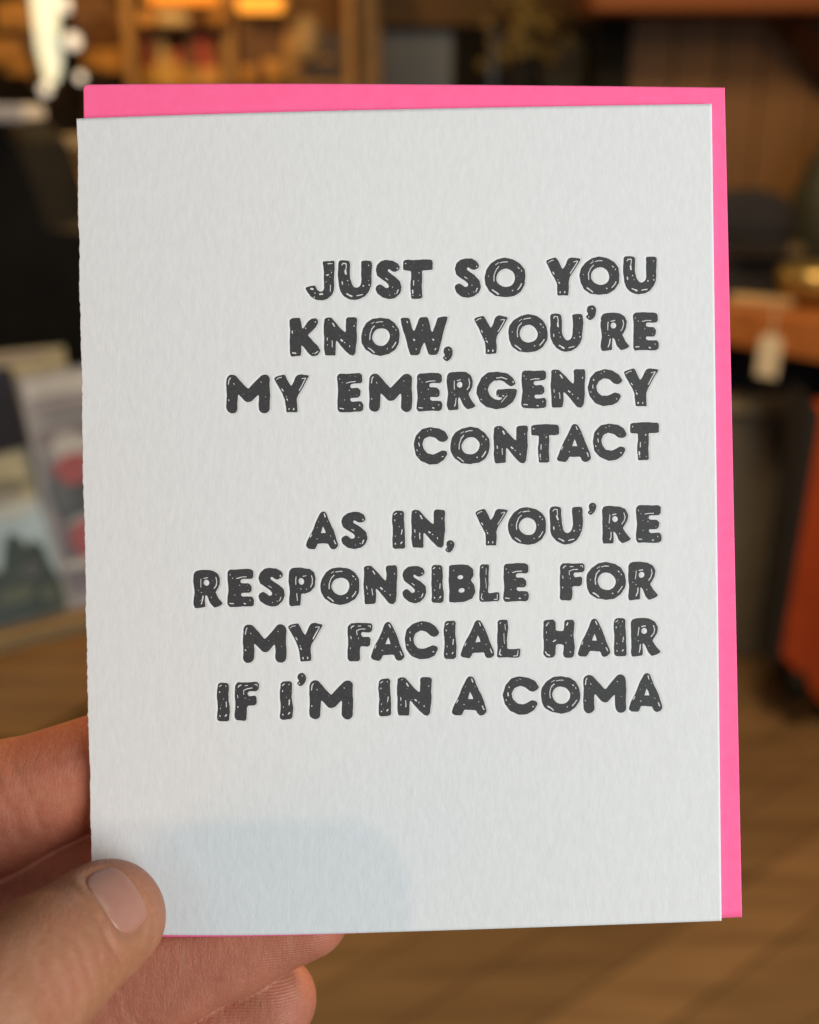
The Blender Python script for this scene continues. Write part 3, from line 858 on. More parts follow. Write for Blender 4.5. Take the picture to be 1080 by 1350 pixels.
def contours(F):
    """closed iso-0 loops of a raster, in sample coordinates (x, y); inside is F < 0"""
    ny, nx = F.shape
    ins = F < 0
    code = ins[:-1, :-1] * 1 + ins[:-1, 1:] * 2 + ins[1:, 1:] * 4 + ins[1:, :-1] * 8
    TAB = {1: [(3, 0)], 2: [(0, 1)], 3: [(3, 1)], 4: [(1, 2)], 5: [(3, 2), (1, 0)], 6: [(0, 2)], 7: [(3, 2)],
           8: [(2, 3)], 9: [(2, 0)], 10: [(0, 3), (2, 1)], 11: [(2, 1)], 12: [(1, 3)], 13: [(1, 0)], 14: [(0, 3)]}
    nxt = {}
    for j, i in zip(*np.nonzero((code > 0) & (code < 15))):
        for a, b in TAB[int(code[j, i])]:
            key = []
            for e in (a, b):
                key.append((0, i, j) if e == 0 else (1, i + 1, j) if e == 1 else (0, i, j + 1) if e == 2 else (1, i, j))
            nxt[key[0]] = key[1]

    def pos(k_):
        h, i, j = k_
        if h == 0:
            a, b = F[j, i], F[j, i + 1]
            return (i + a / (a - b), j)
        a, b = F[j, i], F[j + 1, i]
        return (i, j + a / (a - b))
    loops = []
    while nxt:
        s0, c = nxt.popitem()
        lp_ = [s0]
        while c != s0:
            lp_.append(c)
            c = nxt.pop(c, s0)
        if len(lp_) >= 6:
            loops.append([pos(k_) for k_ in lp_])
    return loops


# ------------------------------------------------------------------ the card
DEPTH = 0.075    # mm the type is pressed into the paper
CARD_PX = ((98.4, 153.3), (939, 136), (953, 1216), (114.7, 1242))     # TL TR BR BL


def bend(x, y):
    """gentle unevenness of the stiff paper, mm, from card-plane mm"""
    tx, ty = (150 - 540) * K, (675 - 1190) * K
    g = np.exp(-((x - tx) ** 2 + (y - ty) ** 2) / (2 * 11.0 ** 2))
    ridge = np.exp(-((np.hypot(x - tx, y - ty) - 14) / 2.0) ** 2) * np.clip((y - ty) / 14, 0, 1)
    return -0.55 * g + 0.10 * ridge + 0.9 * np.cos(x / 54 * 1.2) * 0.8 + 0.25 * np.sin(y / 40 + 0.6) - 0.72 - 2.0 * (np.clip(-x - 8, 0, 60) / 47) ** 2 * np.clip(0.8 - y / 150, 0.35, 1.15)


rng = np.random.default_rng(5)
TX0, TY0, TX1, TY1 = 240, 325, 890, 965
HF = np.full(((TY1 - TY0) * 2, (TX1 - TX0) * 2), 9.0)     # distance to the nearest glyph, two samples per px
line_loops = []
for ln in LINES:
    loops = []
    for ch, a, b, c, d_ in ln:
        full, cut, ox, oy = glyph_fields(ch, a, b, c, d_, rng)
        for lp_ in contours(cut):
            pts = np.array(lp_) / RES + (ox, oy)
            loops.append(pts)
        ii = np.arange(int((ox - TX0) * 2) + 1, int((ox - TX0 + full.shape[1] / RES) * 2) - 1)
        jj = np.arange(int((oy - TY0) * 2) + 1, int((oy - TY0 + full.shape[0] / RES) * 2) - 1)
        si = np.clip(((ii / 2 + TX0 - ox) * RES).round().astype(int), 0, full.shape[1] - 1)
        sj = np.clip(((jj / 2 + TY0 - oy) * RES).round().astype(int), 0, full.shape[0] - 1)
        blk = full[np.ix_(sj, si)]
        HF[np.ix_(jj, ii)] = np.minimum(HF[np.ix_(jj, ii)], blk)
    line_loops.append(loops)
HF = blur(HF, 1)


def press(px_, py_):
    """mm the paper is pushed in at a photo pixel"""
    i = np.clip((px_ - TX0) * 2, 0, HF.shape[1] - 1.001)
    j = np.clip((py_ - TY0) * 2, 0, HF.shape[0] - 1.001)
    i0, j0 = i.astype(int), j.astype(int)
    fi, fj = i - i0, j - j0
    v = (HF[j0, i0] * (1 - fi) + HF[j0, i0 + 1] * fi) * (1 - fj) + (HF[j0 + 1, i0] * (1 - fi) + HF[j0 + 1, i0 + 1] * fi) * fj
    t = np.clip((2.4 - v) / 2.2, 0, 1)
    return DEPTH * t * t * (3 - 2 * t)


def quad_px(q, u, v):
    (ax, ay), (bx, by), (cx, cy), (dx, dy) = q
    x = (1 - v) * ((1 - u) * ax + u * bx) + v * ((1 - u) * dx + u * cx)
    y = (1 - v) * ((1 - u) * ay + u * by) + v * ((1 - u) * dy + u * cy)
    return x, y


def sheet(name, q, us, vs_, zoff, thick, mat, parent, pressed=False, ragged=0.0, round_tl=0.0):
    """a sheet of paper: gridded front face, rim and back face, metres in the card frame"""
    Ug, Vg = np.meshgrid(us, vs_)
    px_, py_ = quad_px(q, Ug, Vg)
    if ragged:
        r1 = np.random.default_rng(8)
        jag = np.interp(vs_, np.linspace(0, 1, 240), r1.normal(0, ragged, 240)) + np.interp(vs_, np.linspace(0, 1, 26), r1.normal(0, ragged * 1.6, 26))
        px_ = px_ + jag[:, None] * np.clip(1 - Ug * 260, 0, 1)
    x, y = (px_ - 540) * K, (675 - py_) * K
    z = bend(x, y) + zoff
    if pressed:
        z = z - press(px_, py_)
    ny, nx = x.shape
    front = np.stack([x, y, z], -1).reshape(-1, 3)
    idx = np.arange(nx * ny).reshape(ny, nx)
    faces = [np.stack([idx[1:, :-1], idx[1:, 1:], idx[:-1, 1:], idx[:-1, :-1]], -1).reshape(-1, 4)]
    ring = np.concatenate([idx[0, :], idx[1:, -1], idx[-1, -2::-1], idx[-2:0:-1, 0]])
    rim = front[ring] - (0, 0, thick)
    rb = len(front) + np.arange(len(ring))
    nr = np.roll(ring, -1)
    nb = np.roll(rb, -1)
    faces.append(np.stack([ring, nr, nb, rb], -1))
    # back face: fan of quads onto a coarse centre line is enough for a flat sheet
    cen = front.mean(0) - (0, 0, thick)
    ci = len(front) + len(ring)
    tri = np.stack([rb, nb, np.full(len(rb), ci), np.full(len(rb), ci)], -1)
    verts = np.concatenate([front, rim, cen[None]]) / 1000
    me = bpy.data.meshes.new(name)
    quads = np.concatenate(faces)
    nq, ntri = len(quads), len(tri)
    me.vertices.add(len(verts))
    me.vertices.foreach_set('co', verts.astype(np.float32).ravel())
    li = np.concatenate([quads.ravel(), tri[:, :3].ravel()]).astype(np.int32)
    me.loops.add(len(li))
    me.loops.foreach_set('vertex_index', li)
    me.polygons.add(nq + ntri)
    me.polygons.foreach_set('loop_start', np.concatenate([np.arange(nq) * 4, nq * 4 + np.arange(ntri) * 3]).astype(np.int32))
    me.update(calc_edges=True)
    sm = np.zeros(nq + ntri, dtype=bool)
    sm[:len(faces[0])] = True
    me.polygons.foreach_set('use_smooth', sm)
    return link(name, me, mat, parent)


# paper: soft cotton stock with short upright fibres
t = NT('cotton_paper')
v = t.coords((1, 1, 1))
f1_ = t.noise(t.coords((950, 430, 950)), 1.0, 2, 0.5)
f2_ = t.noise(t.coords((400, 280, 400)), 1.0, 3, 0.55)
f3_ = t.noise(t.coords((2600, 1200, 2600)), 1.0, 2, 0.5)
h = t.math('ADD', t.math('MULTIPLY', f1_, 0.55), t.math('ADD', t.math('MULTIPLY', f2_, 0.5), t.math('MULTIPLY', f3_, 0.22)))
c = t.ramp(f1_, [(0.3, (0.675, 0.68, 0.68)), (0.7, (0.705, 0.71, 0.71))])
t.l(c, t.b.inputs['Base Color'])
t.b.inputs['Roughness'].default_value = 0.92
t.b.inputs['Specular IOR Level'].default_value = 0.25
t.l(t.bump(h, 0.00020, 0.45), t.b.inputs['Normal'])
M['paper'] = t.m

t = NT('letterpress_ink')
f = t.noise(t.coords((3400, 3400, 3400)), 1.0, 3, 0.6)
c = t.ramp(f, [(0.36, (0.032, 0.032, 0.034)), (0.62, (0.046, 0.046, 0.049)), (0.76, (0.095, 0.095, 0.10))])
t.l(c, t.b.inputs['Base Color'])
t.b.inputs['Roughness'].default_value = 0.62
t.b.inputs['Specular IOR Level'].default_value = 0.35
t.l(t.bump(f, 0.00004, 0.6), t.b.inputs['Normal'])
M['ink'] = t.m

t = NT('fluorescent_pink_paper')
f = t.noise(t.coords((500, 500, 500)), 1.0, 4)
c = t.ramp(f, [(0.3, (1.0, 0.128, 0.315)), (0.7, (1.0, 0.145, 0.345))])
t.l(c, t.b.inputs['Base Color'])
t.b.inputs['Roughness'].default_value = 0.75
t.b.inputs['Specular IOR Level'].default_value = 0.3
t.l(t.bump(f, 0.00006, 0.5), t.b.inputs['Normal'])
M['pink'] = t.m

card = empty('greeting_card', FRAME)
tag(card, 'white folded greeting card with eight lines of black type pressed into its front', 'card')


def steps(lo, hi, a, b, fine, coarse):
    """0..1 coordinates, fine between a and b (px), coarse outside"""
    s = np.concatenate([np.arange(lo, a, coarse), np.arange(a, b, fine), np.arange(b, hi, coarse), [hi]])
    return np.unique((s - lo) / (hi - lo))


us = steps(100, 945, 236, 892, 1.0, 5.0)
us = np.unique(np.concatenate([us, [0.0012, 0.0025, 0.004]]))
vv = steps(146, 1226, 318, 972, 1.0, 5.0)
sheet('front_panel', CARD_PX, us, vv, 0.0, 0.42, M['paper'], card, pressed=True, ragged=0.34)
bq = ((99.2, 154), (938.5, 136.5), (952.5, 1216), (115.4, 1241.4))
sheet('back_panel', bq, np.linspace(0, 1, 60), np.linspace(0, 1, 70), -0.5, 0.42, M['paper'], card)

for loops in line_loops:
    cu = bpy.data.curves.new('text_line', 'CURVE')
    cu.dimensions = '2D'
    cu.fill_mode = 'BOTH'
    for pts in loops:
        sp = cu.splines.new('POLY')
        sp.points.add(len(pts) - 1)
        co = np.zeros((len(pts), 4), dtype=np.float32)
        co[:, 0] = (pts[:, 0] - 540) / 100
        co[:, 1] = (675 - pts[:, 1]) / 100
        co[:, 3] = 1
        sp.points.foreach_set('co', co.ravel())
        sp.use_cyclic_u = True
    tmp = bpy.data.objects.new('tmp', cu)
    COL.objects.link(tmp)
    dg = bpy.context.evaluated_depsgraph_get()
    me = bpy.data.meshes.new_from_object(tmp.evaluated_get(dg))
    bpy.data.objects.remove(tmp)
    bpy.data.curves.remove(cu)
    me.name = 'text_line'
    n = len(me.vertices)
    co = np.zeros(n * 3, dtype=np.float32)
    me.vertices.foreach_get('co', co)
    co = co.reshape(-1, 3).astype(np.float64)
    x, y = co[:, 0] * 100 * K, co[:, 1] * 100 * K
    z = bend(x, y) - DEPTH + 0.028
    me.vertices.foreach_set('co', (np.stack([x, y, z], -1) / 1000).astype(np.float32).ravel())
    # faces should look at the lens
    me.update()
    me.materials.clear()
    link('text_line', me, M['ink'], card)

# ------------------------------------------------------------------ the envelope
env = empty('envelope', FRAME)
tag(env, 'hot pink envelope held behind the white card, showing at top and right', 'envelope')
eq = ((105, 105.3), (958.5, 111.5), (982.5, 1214), (122.7, 1248))
us2 = np.unique(np.concatenate([np.linspace(0, 1, 90), [0.002, 0.004, 0.006, 0.998]]))
Ev = np.unique(np.concatenate([np.linspace(0, 1, 100), [0.002, 0.004, 0.006]]))
e1 = sheet('front_panel', eq, us2, Ev, -1.02, 0.22, M['pink'], env)
# softened upper left corner
co = np.array([v_.co[:] for v_ in e1.data.vertices]) * 1000
cx, cy = (105 + 7 - 540) * K, (675 - 105.3 - 7) * K
rr = 7 * K
dx, dy = np.minimum(co[:, 0] - cx, 0), np.maximum(co[:, 1] - cy, 0)
ln_ = np.hypot(dx, dy)
s = np.where(ln_ > rr, rr / np.maximum(ln_, 1e-6), 1)
co[:, 0] = np.where((dx < 0) & (dy > 0), cx + dx * s, co[:, 0])
co[:, 1] = np.where((dx < 0) & (dy > 0), cy + dy * s, co[:, 1])
e1.data.vertices.foreach_set('co', (co / 1000).astype(np.float32).ravel())
e1.data.update()
eq2 = ((111, 110), (957.5, 112.5), (981.5, 1213.5), (128, 1241))
sheet('back_panel', eq2, np.linspace(0, 1, 20), np.linspace(0, 1, 24), -1.3, 0.22, M['pink'], env)
fq = ((112, 112), (956, 114), (790, 520), (290, 524))
sheet('flap', fq, np.linspace(0, 1, 20), np.linspace(0, 1, 16), -1.6, 0.2, M['pink'], env)

# ------------------------------------------------------------------ the hand: one implicit surface
def P(px_, py_, z):
    s_ = (D - z) / D
    return np.array([(px_ - 540) * K * s_, (675 - py_) * K * s_, z])


def axis_steps(lo, a, b, hi, fine, coarse):
    return np.concatenate([np.arange(lo, a, coarse), np.arange(a, b, fine), np.arange(b, hi, coarse)]).astype(np.float32)


GX = axis_steps(-285, -74, -2, 6, 0.42, 2.2)
GY = axis_steps(-330, -103, -30, -12, 0.42, 2.2)
GZ = axis_steps(-52, -34, 42, 120, 0.42, 2.2)
SDF = np.full((len(GX), len(GY), len(GZ)), 50.0, dtype=np.float32)


def window(pts, rad):
    lo = np.min(pts, 0) - rad
    hi = np.max(pts, 0) + rad
    sl = tuple(slice(max(0, np.searchsorted(g, l_) - 1), np.searchsorted(g, h_) + 1) for g, l_, h_ in zip((GX, GY, GZ), lo, hi))
    return sl, (GX[sl[0]][:, None, None], GY[sl[1]][None, :, None], GZ[sl[2]][None, None, :])


def smin(a, b, k_):
    h_ = np.clip(0.5 + 0.5 * (b - a) / k_, 0, 1)
    return b + (a - b) * h_ - k_ * h_ * (1 - h_)


def cone(A_, B_, ra, rb, g):
    ba = B_ - A_
    L2 = float(ba @ ba)
    px_, py_, pz_ = g[0] - A_[0], g[1] - A_[1], g[2] - A_[2]
    tt = np.clip((px_ * ba[0] + py_ * ba[1] + pz_ * ba[2]) / L2, 0, 1)
    d_ = np.sqrt((px_ - tt * ba[0]) ** 2 + (py_ - tt * ba[1]) ** 2 + (pz_ - tt * ba[2]) ** 2)
    return d_ - (ra + (rb - ra) * tt)


def ellipsoid(c_, axes, rad, g):
    q = [g[i] - c_[i] for i in range(3)]
    k0 = 0
    k1 = 0
    for a_, r_ in zip(axes, rad):
        s_ = q[0] * a_[0] + q[1] * a_[1] + q[2] * a_[2]
        k0 = k0 + (s_ / r_) ** 2
        k1 = k1 + (s_ / r_ ** 2) ** 2
    k0 = np.sqrt(k0)
    return k0 * (k0 - 1) / np.maximum(np.sqrt(k1), 1e-4)


def limb(chain, k_in, k_out, plane=None, extra=None):
    """chain: list of (point, radius); added to the field with blend k_out"""
    pts = np.array([c_[0] for c_ in chain])
    rad = max(c_[1] for c_ in chain) + 14
    sl, g = window(pts, rad)
    d_ = None
    for (a_, ra), (b_, rb) in zip(chain, chain[1:]):
        q = cone(a_, b_, ra, rb, g)
        d_ = q if d_ is None else smin(d_, q, k_in)
    if extra is not None:
        d_ = extra(d_, g)
    if plane is not None:      # flattened where it is pressed against the paper
        kind, z0 = plane
        pl = (g[2] - z0) if kind == 'above' else (z0 - g[2])
        d_ = -smin(-d_, -(pl + 0 * d_), 1.2)
    SDF[sl] = smin(SDF[sl], d_, k_out)


zf = -4.5      # back of the envelope, give or take
# palm and forearm first
W = np.array([-150, -165, 44.0])
mcp = {'index': np.array([-112, -74, 8.0]), 'middle': np.array([-112, -96, 6.0]), 'ring': np.array([-100, -114, 8.0]), 'little': np.array([-84, -128, 6.0])}
for i, (n_, m_) in enumerate(mcp.items()):
    limb([(m_, 11.5 - .5 * i), (m_ * .45 + W * .55 + (0, 0, -3), 15), (W + np.array([6 - 4 * i, 8 - 5 * i, -2]), 16)], 8, 9)
cmc = np.array([-118, -122, 46.0])
limb([(W, 22), (np.array([-205, -235, 58.0]), 25), (np.array([-270, -318, 72.0]), 31)], 10, 12)


def crease(chain_pt, axis, depth, width, reach, curve=0.03, side=(0, 0, 1)):
    """shallow fold across a finger joint on the side facing `side`"""
    a_ = axis / np.linalg.norm(axis)
    sd = np.array(side, dtype=float)
    sd = sd - a_ * (sd @ a_)
    sd /= np.linalg.norm(sd)
    b_ = np.cross(a_, sd)

    def f_(d_, g):
        q = [g[i] - chain_pt[i] for i in range(3)]
        s_ = q[0] * a_[0] + q[1] * a_[1] + q[2] * a_[2]
        u_ = q[0] * b_[0] + q[1] * b_[1] + q[2] * b_[2]
        n_ = q[0] * sd[0] + q[1] * sd[1] + q[2] * sd[2]
        s_ = s_ + curve * u_ ** 2 + 0.25 * np.sin(u_ * 0.9)
        return d_ + depth * np.exp(-(s_ / width) ** 2) * np.clip(n_ / 4 + 0.4, 0, 1) * np.exp(-((u_ / reach) ** 4))
    return f_


def chain_fx(*fs):
    def f_(d_, g):
        for q in fs:
            d_ = q(d_, g)
        return d_
    return f_


# index finger: comes in at the left and runs up behind the card
i1, i2, i3 = P(-8, 1068, -15.4), P(235, 974, -14.2), P(400, 915, -12.8)
ia = i2 - i1
fx = chain_fx(crease(P(22, 1078, -6), ia, 0.75, 0.8, 12, .02), crease(P(48, 1062, -6), ia, 0.6, 0.7, 12, .03), crease(P(2, 1088, -6), ia, 0.45, 0.7, 12, .02),
              crease(P(86, 1035, -6), ia, 0.18, 0.8, 9, .02))
limb([(mcp['index'], 11.5), (P(-120, 1118, -9), 11.6), (i1, 11.4), (i2, 9.1), (i3, 7.6)], 4, 2.0, ('above', zf), fx)
# middle finger, below it and in shade
m1, m2, m3 = P(-40, 1236, -18.2), P(190, 1136, -14.6), P(350, 1075, -13)
fx = chain_fx(crease(P(80, 1165, -8), m2 - m1, 0.5, 0.8, 12), crease(P(40, 1195, -8), m2 - m1, 0.6, 0.8, 12))
limb([(mcp['middle'], 11.3), (m1, 11.0), (m2, 9.2), (m3, 7.8)], 4, 0.8, ('above', zf), fx)
# ring finger, its tip shows under the bottom edge
r1_, r2_, r3_ = P(140, 1312, -14.4), P(305, 1243, -13.2), P(402, 1204, -12.4)
ra_ = r3_ - r1_
fx = chain_fx(crease(P(312, 1252, -5), ra_, 0.5, 0.7, 9), crease(P(322, 1256, -5), ra_, 0.25, 0.5, 9), crease(P(168, 1318, -6), ra_, 0.9, 0.6, 12, -.02),
              crease(P(182, 1316, -6), ra_, 0.7, 0.5, 12, -.02), crease(P(150, 1326, -6), ra_, 0.6, 0.8, 10, -.02), crease(P(235, 1280, -5), ra_, 0.15, 0.9, 9))
limb([(mcp['ring'], 11.0), (r1_, 10.0), (P(225, 1274, -12.6), 9.6), (r2_, 8.7), (r3_, 8.1)], 4, 0.5, ('above', zf), fx)
# little finger, tucked below the ring finger
l1, l2, l3 = P(150, 1440, -17), P(284, 1362, -19), P(360, 1318, -19)
fx = chain_fx(crease(P(300, 1362, -8), l3 - l2, 0.45, 0.7, 8), crease(P(288, 1368, -8), l3 - l2, 0.3, 0.6, 8))
limb([(mcp['little'], 10.2), (l1, 9.3), (l2, 8.3), (l3, 8.1)], 4, 0.3, None, fx)
# thumb in front, pressed on the card
t0, t1, t2 = P(147, 1206, 7.2), P(63, 1270, 19.6), P(-95, 1402, 34.5)
ta = (t0 - t1) / np.linalg.norm(t0 - t1)
tn = np.array([0, 0, 1.0]) - ta * ta[2]
tn = tn / np.linalg.norm(tn)
tb_ = np.cross(tn, ta)
# roll the nail a little towards the lower right
NTH, NPH = R(40), R(25)
na = np.array([math.cos(NPH) * math.cos(NTH), math.sin(NPH) * math.cos(NTH), -math.sin(NTH)])
nn = np.array([math.cos(NPH) * math.sin(NTH), math.sin(NPH) * math.sin(NTH), math.cos(NTH)])
nb_ = np.cross(nn, na)
RL = R(20)
nn, nb_ = nn * math.cos(RL) + nb_ * math.sin(RL), nb_ * math.cos(RL) - nn * math.sin(RL)
NAIL_C = P(139, 1206, 8.4)
NL, NW = 3.6, 6.0      # half length, half width


def nail_e(u_, v_):
    """0 on the nail outline, negative inside, mm-ish"""
    w_ = NW * (1 - 0.06 * (u_ / NL))
    return ((np.abs(u_ / NL)) ** 3.2 + (np.abs(v_ / w_)) ** 3.0) ** (1 / 3.1) * 4.9 - 4.9


def thumb_fx(d_, g):
    d_ = smin(d_, ellipsoid(t0 - ta * 1.0, (ta, tb_, tn), (8.4, 8.2, 7.4), g), 3)
    d_ = smin(d_, ellipsoid(t0 + np.array([2.6, -1.6, -2.2]), (ta, tb_, tn), (4.3, 5.2, 4.4), g), 3)
    q = [g[i] - NAIL_C[i] for i in range(3)]
    u_ = q[0] * na[0] + q[1] * na[1] + q[2] * na[2]
    v_ = q[0] * nb_[0] + q[1] * nb_[1] + q[2] * nb_[2]
    n_ = q[0] * nn[0] + q[1] * nn[1] + q[2] * nn[2]
    e_ = nail_e(u_, v_)
    on = np.clip((n_ - 1.0) / 3, 0, 1)
    back = np.clip((3.5 - u_) / 3, 0, 1)
    d_ = d_ + on * (0.24 * np.exp(-((e_ + 0.1) / 0.55) ** 2) * (0.3 + 0.7 * back)      # groove round the nail
                    - 0.16 * np.exp(-((e_ - 1.3) / 0.9) ** 2) * back                   # raised fold of skin
                    + 0.42 * np.clip((0.1 - e_) / 0.5, 0, 1))
    return d_


fx = chain_fx(thumb_fx, crease(t1 + tn * 8 + ta * 1, ta, 0.18, 0.5, 8, .03, tn), crease(t1 + tn * 8 - ta * 1.8, ta, 0.24, 0.5, 8, .02, tn),
              crease(t1 + tn * 8 - ta * 4.2, ta, 0.14, 0.6, 8, .01, tn), crease(P(112, 1234, 19), ta, 0.5, 0.5, 7, -.03, tn), crease(t1 + tn * 8 - ta * 7.0, ta, 0.14, 0.9, 9, .01, tn), crease(t1 + tn * 8 - ta * 9.6, ta, 0.18, 0.8, 9, -.01, tn), crease(t1 + tn * 8 + ta * 3.4, ta, 0.1, 0.8, 8, .02, tn))
limb([(W, 17), (cmc, 17), (t2, 12.6), (P(-12, 1334, 28), 10.3), (t1, 9.5), (t0 - ta * 4, 8.3), (t0, 7.7)], 5, 0.9, ('below', -2.1), fx)
# web of flesh between thumb and index knuckle, outside the frame
limb([(mcp['index'] * .6 + W * .4, 12), (t2 * .5 + cmc * .5, 12)], 5, 8)


def surface_nets(F, gx, gy, gz):
    nx, ny, nz = F.shape
    ins = F < 0
    c = np.zeros((nx - 1, ny - 1, nz - 1), dtype=np.int8)
    for dx_ in (0, 1):
        for dy_ in (0, 1):
            for dz_ in (0, 1):
                c += ins[dx_:nx - 1 + dx_, dy_:ny - 1 + dy_, dz_:nz - 1 + dz_]
    act = (c > 0) & (c < 8)
    I, J, K_ = np.nonzero(act)
    vid = np.full(act.shape, -1, dtype=np.int32)
    vid[I, J, K_] = np.arange(len(I))
    acc = np.zeros((len(I), 3))
    cnt = np.zeros(len(I))
    corners = [(a, b, c_) for a in (0, 1) for b in (0, 1) for c_ in (0, 1)]
    for a in corners:
        for ax in range(3):
            if a[ax] == 1:
                continue
            b = list(a)
            b[ax] = 1
            fa = F[I + a[0], J + a[1], K_ + a[2]]
            fb = F[I + b[0], J + b[1], K_ + b[2]]
            m = (fa < 0) != (fb < 0)
            tt = np.where(m, fa / np.where(m, fa - fb, 1), 0)
            p = np.array(a, dtype=float)[None, :].repeat(len(I), 0)
            p[:, ax] += tt
            acc[m] += p[m]
            cnt[m] += 1
    acc /= cnt[:, None]

    def lerp(g, i, f_):
        return g[i] + (g[i + 1] - g[i]) * f_
    V = np.stack([lerp(gx, I, acc[:, 0]), lerp(gy, J, acc[:, 1]), lerp(gz, K_, acc[:, 2])], -1)
    faces = []
    for ax in range(3):
        sl0 = [slice(1, -1)] * 3
        A_ = ins.take(range(0, ins.shape[ax] - 1), axis=ax)
        B_ = ins.take(range(1, ins.shape[ax]), axis=ax)
        ch = A_ != B_
        i, j, k_ = np.nonzero(ch)
        o1, o2 = [(1, 2), (2, 0), (0, 1)][ax]
        idx = [i, j, k_]
        ok = (idx[o1] > 0) & (idx[o2] > 0) & (idx[o1] < F.shape[o1] - 1) & (idx[o2] < F.shape[o2] - 1)
        idx = [q[ok] for q in idx]
        fl_ = A_[i[ok], j[ok], k_[ok]]

        def cell(d1, d2):
            q = [x_.copy() for x_ in idx]
            q[o1] -= d1
            q[o2] -= d2
            return vid[q[0], q[1], q[2]]
        quad = np.stack([cell(1, 1), cell(0, 1), cell(0, 0), cell(1, 0)], -1)
        quad[~fl_] = quad[~fl_][:, ::-1]
        faces.append(quad)
    return V, np.concatenate(faces)


V, Fc = surface_nets(SDF, GX, GY, GZ)
# relax once or twice to lose the grid
for it in range(3):
    e = np.concatenate([Fc[:, [0, 1]], Fc[:, [1, 2]], Fc[:, [2, 3]], Fc[:, [3, 0]]])
    s_ = np.zeros_like(V)
    n_ = np.zeros(len(V))
    for a, b in ((0, 1), (1, 0)):
        for ax in range(3):
            s_[:, ax] += np.bincount(e[:, a], V[e[:, b], ax], len(V))
        n_ += np.bincount(e[:, a], minlength=len(V))
    V = V * 0.5 + 0.5 * s_ / np.maximum(n_, 1)[:, None]

# skin
t = NT('skin')
vc = t.n('ShaderNodeVertexColor', layer_name='ruddy')
sep = t.n('ShaderNodeSeparateColor')
t.l(vc.outputs['Color'], sep.inputs['Color'])
mot = t.noise(t.coords((170, 170, 170)), 1.0, 4, 0.6)
mot2 = t.noise(t.coords((700, 700, 700)), 1.0, 3, 0.6)
base = t.mix(sep.outputs[0], (0.365, 0.148, 0.072), (0.40, 0.135, 0.08))
c = t.mix(t.math('MULTIPLY', t.ramp(mot, [(0.4, (0, 0, 0)), (0.7, (1, 1, 1))]), 0.4), base, (0.42, 0.12, 0.075))
c = t.mix(t.math('MULTIPLY', t.ramp(mot2, [(0.45, (0, 0, 0)), (0.75, (1, 1, 1))]), 0.25), c, (0.50, 0.25, 0.15))
fold = t.noise(t.coords((210, 90, 150), (0, 0, R(20))), 1.0, 5, 0.65)
c = t.mix(t.math('MULTIPLY', t.ramp(fold, [(0.52, (0, 0, 0)), (0.68, (1, 1, 1))]), 0.35), c, (0.48, 0.22, 0.135))
c = t.mix(sep.outputs[2], c, (0.30, 0.055, 0.035))
t.l(c, t.b.inputs['Base Color'])
t.b.inputs['Roughness'].default_value = 0.52
t.b.inputs['Specular IOR Level'].default_value = 0.38
t.b.inputs['Subsurface Weight'].default_value = 0.13
t.b.inputs['Subsurface Radius'].default_value = (0.0030, 0.0011, 0.0006)
t.b.inputs['Subsurface Scale'].default_value = 0.45
# fine lines, lattice and finger-print ridges
vo = t.n('ShaderNodeTexVoronoi', feature='DISTANCE_TO_EDGE')
vo.inputs['Scale'].default_value = 1.0
t.l(t.coords((1300, 1300, 1300)), vo.inputs['Vector'])
nl = t.noise(t.coords((1150, 300, 500), (0, 0, R(24))), 1.0, 4, 0.65)
wv = t.n('ShaderNodeTexWave', wave_type='BANDS', bands_direction='Y')
wv.inputs['Scale'].default_value = 1.0
wv.inputs['Distortion'].default_value = 2.2
wv.inputs['Detail'].default_value = 1.5
wv.inputs['Detail Scale'].default_value = 0.35
t.l(t.coords((520, 640, 520), (0, 0, R(-4))), wv.inputs['Vector'])
n1 = t.bump(nl, 0.0003, 0.5)
n2 = t.bump(t.math('MULTIPLY', t.ramp(vo.outputs['Distance'], [(0.0, (0, 0, 0)), (0.12, (1, 1, 1))]), 1.0), 0.00006, 0.45, n1)
n3 = t.bump(t.math('MULTIPLY', wv.outputs['Fac'], sep.outputs[1]), 0.00010, 0.7, n2)
t.l(n3, t.b.inputs['Normal'])
M['skin'] = t.m

me = np_mesh('hand', V / 1000, Fc)
hand = link('hand', me, M['skin'], None, FRAME, True)
tag(hand, 'bare left hand gripping the card and envelope at their lower left corner, thumb in front', 'hand')


def seg_d(V, a, b):
    ba = b - a
    tt = np.clip(((V - a) @ ba) / (ba @ ba), 0, 1)
    return np.linalg.norm(V - a - tt[:, None] * ba, axis=1)


co = V
dth = np.minimum(seg_d(co, t2, t1), seg_d(co, t1, t0)) - 11
dfi = np.min([seg_d(co, a, b) for a, b in ((i1, i2), (mcp['index'], i1), (m1, m2), (r1_, r3_), (l1, l3))], axis=0) - 10
red = np.clip(0.5 + (dth - dfi) / 6, 0, 1)
pad = np.zeros(len(co))
for c_, r_ in ((l3 + (0, 0, 6), 9), (r3_ + (0, -5, 6), 8)):
    pad = np.maximum(pad, np.clip(1.3 - np.linalg.norm(co - c_, axis=1) / r_, 0, 1))
fr = P(289, 1294, -3.6)
spot = np.exp(-(np.linalg.norm((co - fr) * (1, 1, .6), axis=1) / 0.75) ** 2) * 0.75
ca = me.color_attributes.new('ruddy', 'FLOAT_COLOR', 'POINT')
ca.data.foreach_set('color', np.stack([red, pad, spot, np.ones(len(co))], -1).astype(np.float32).ravel())

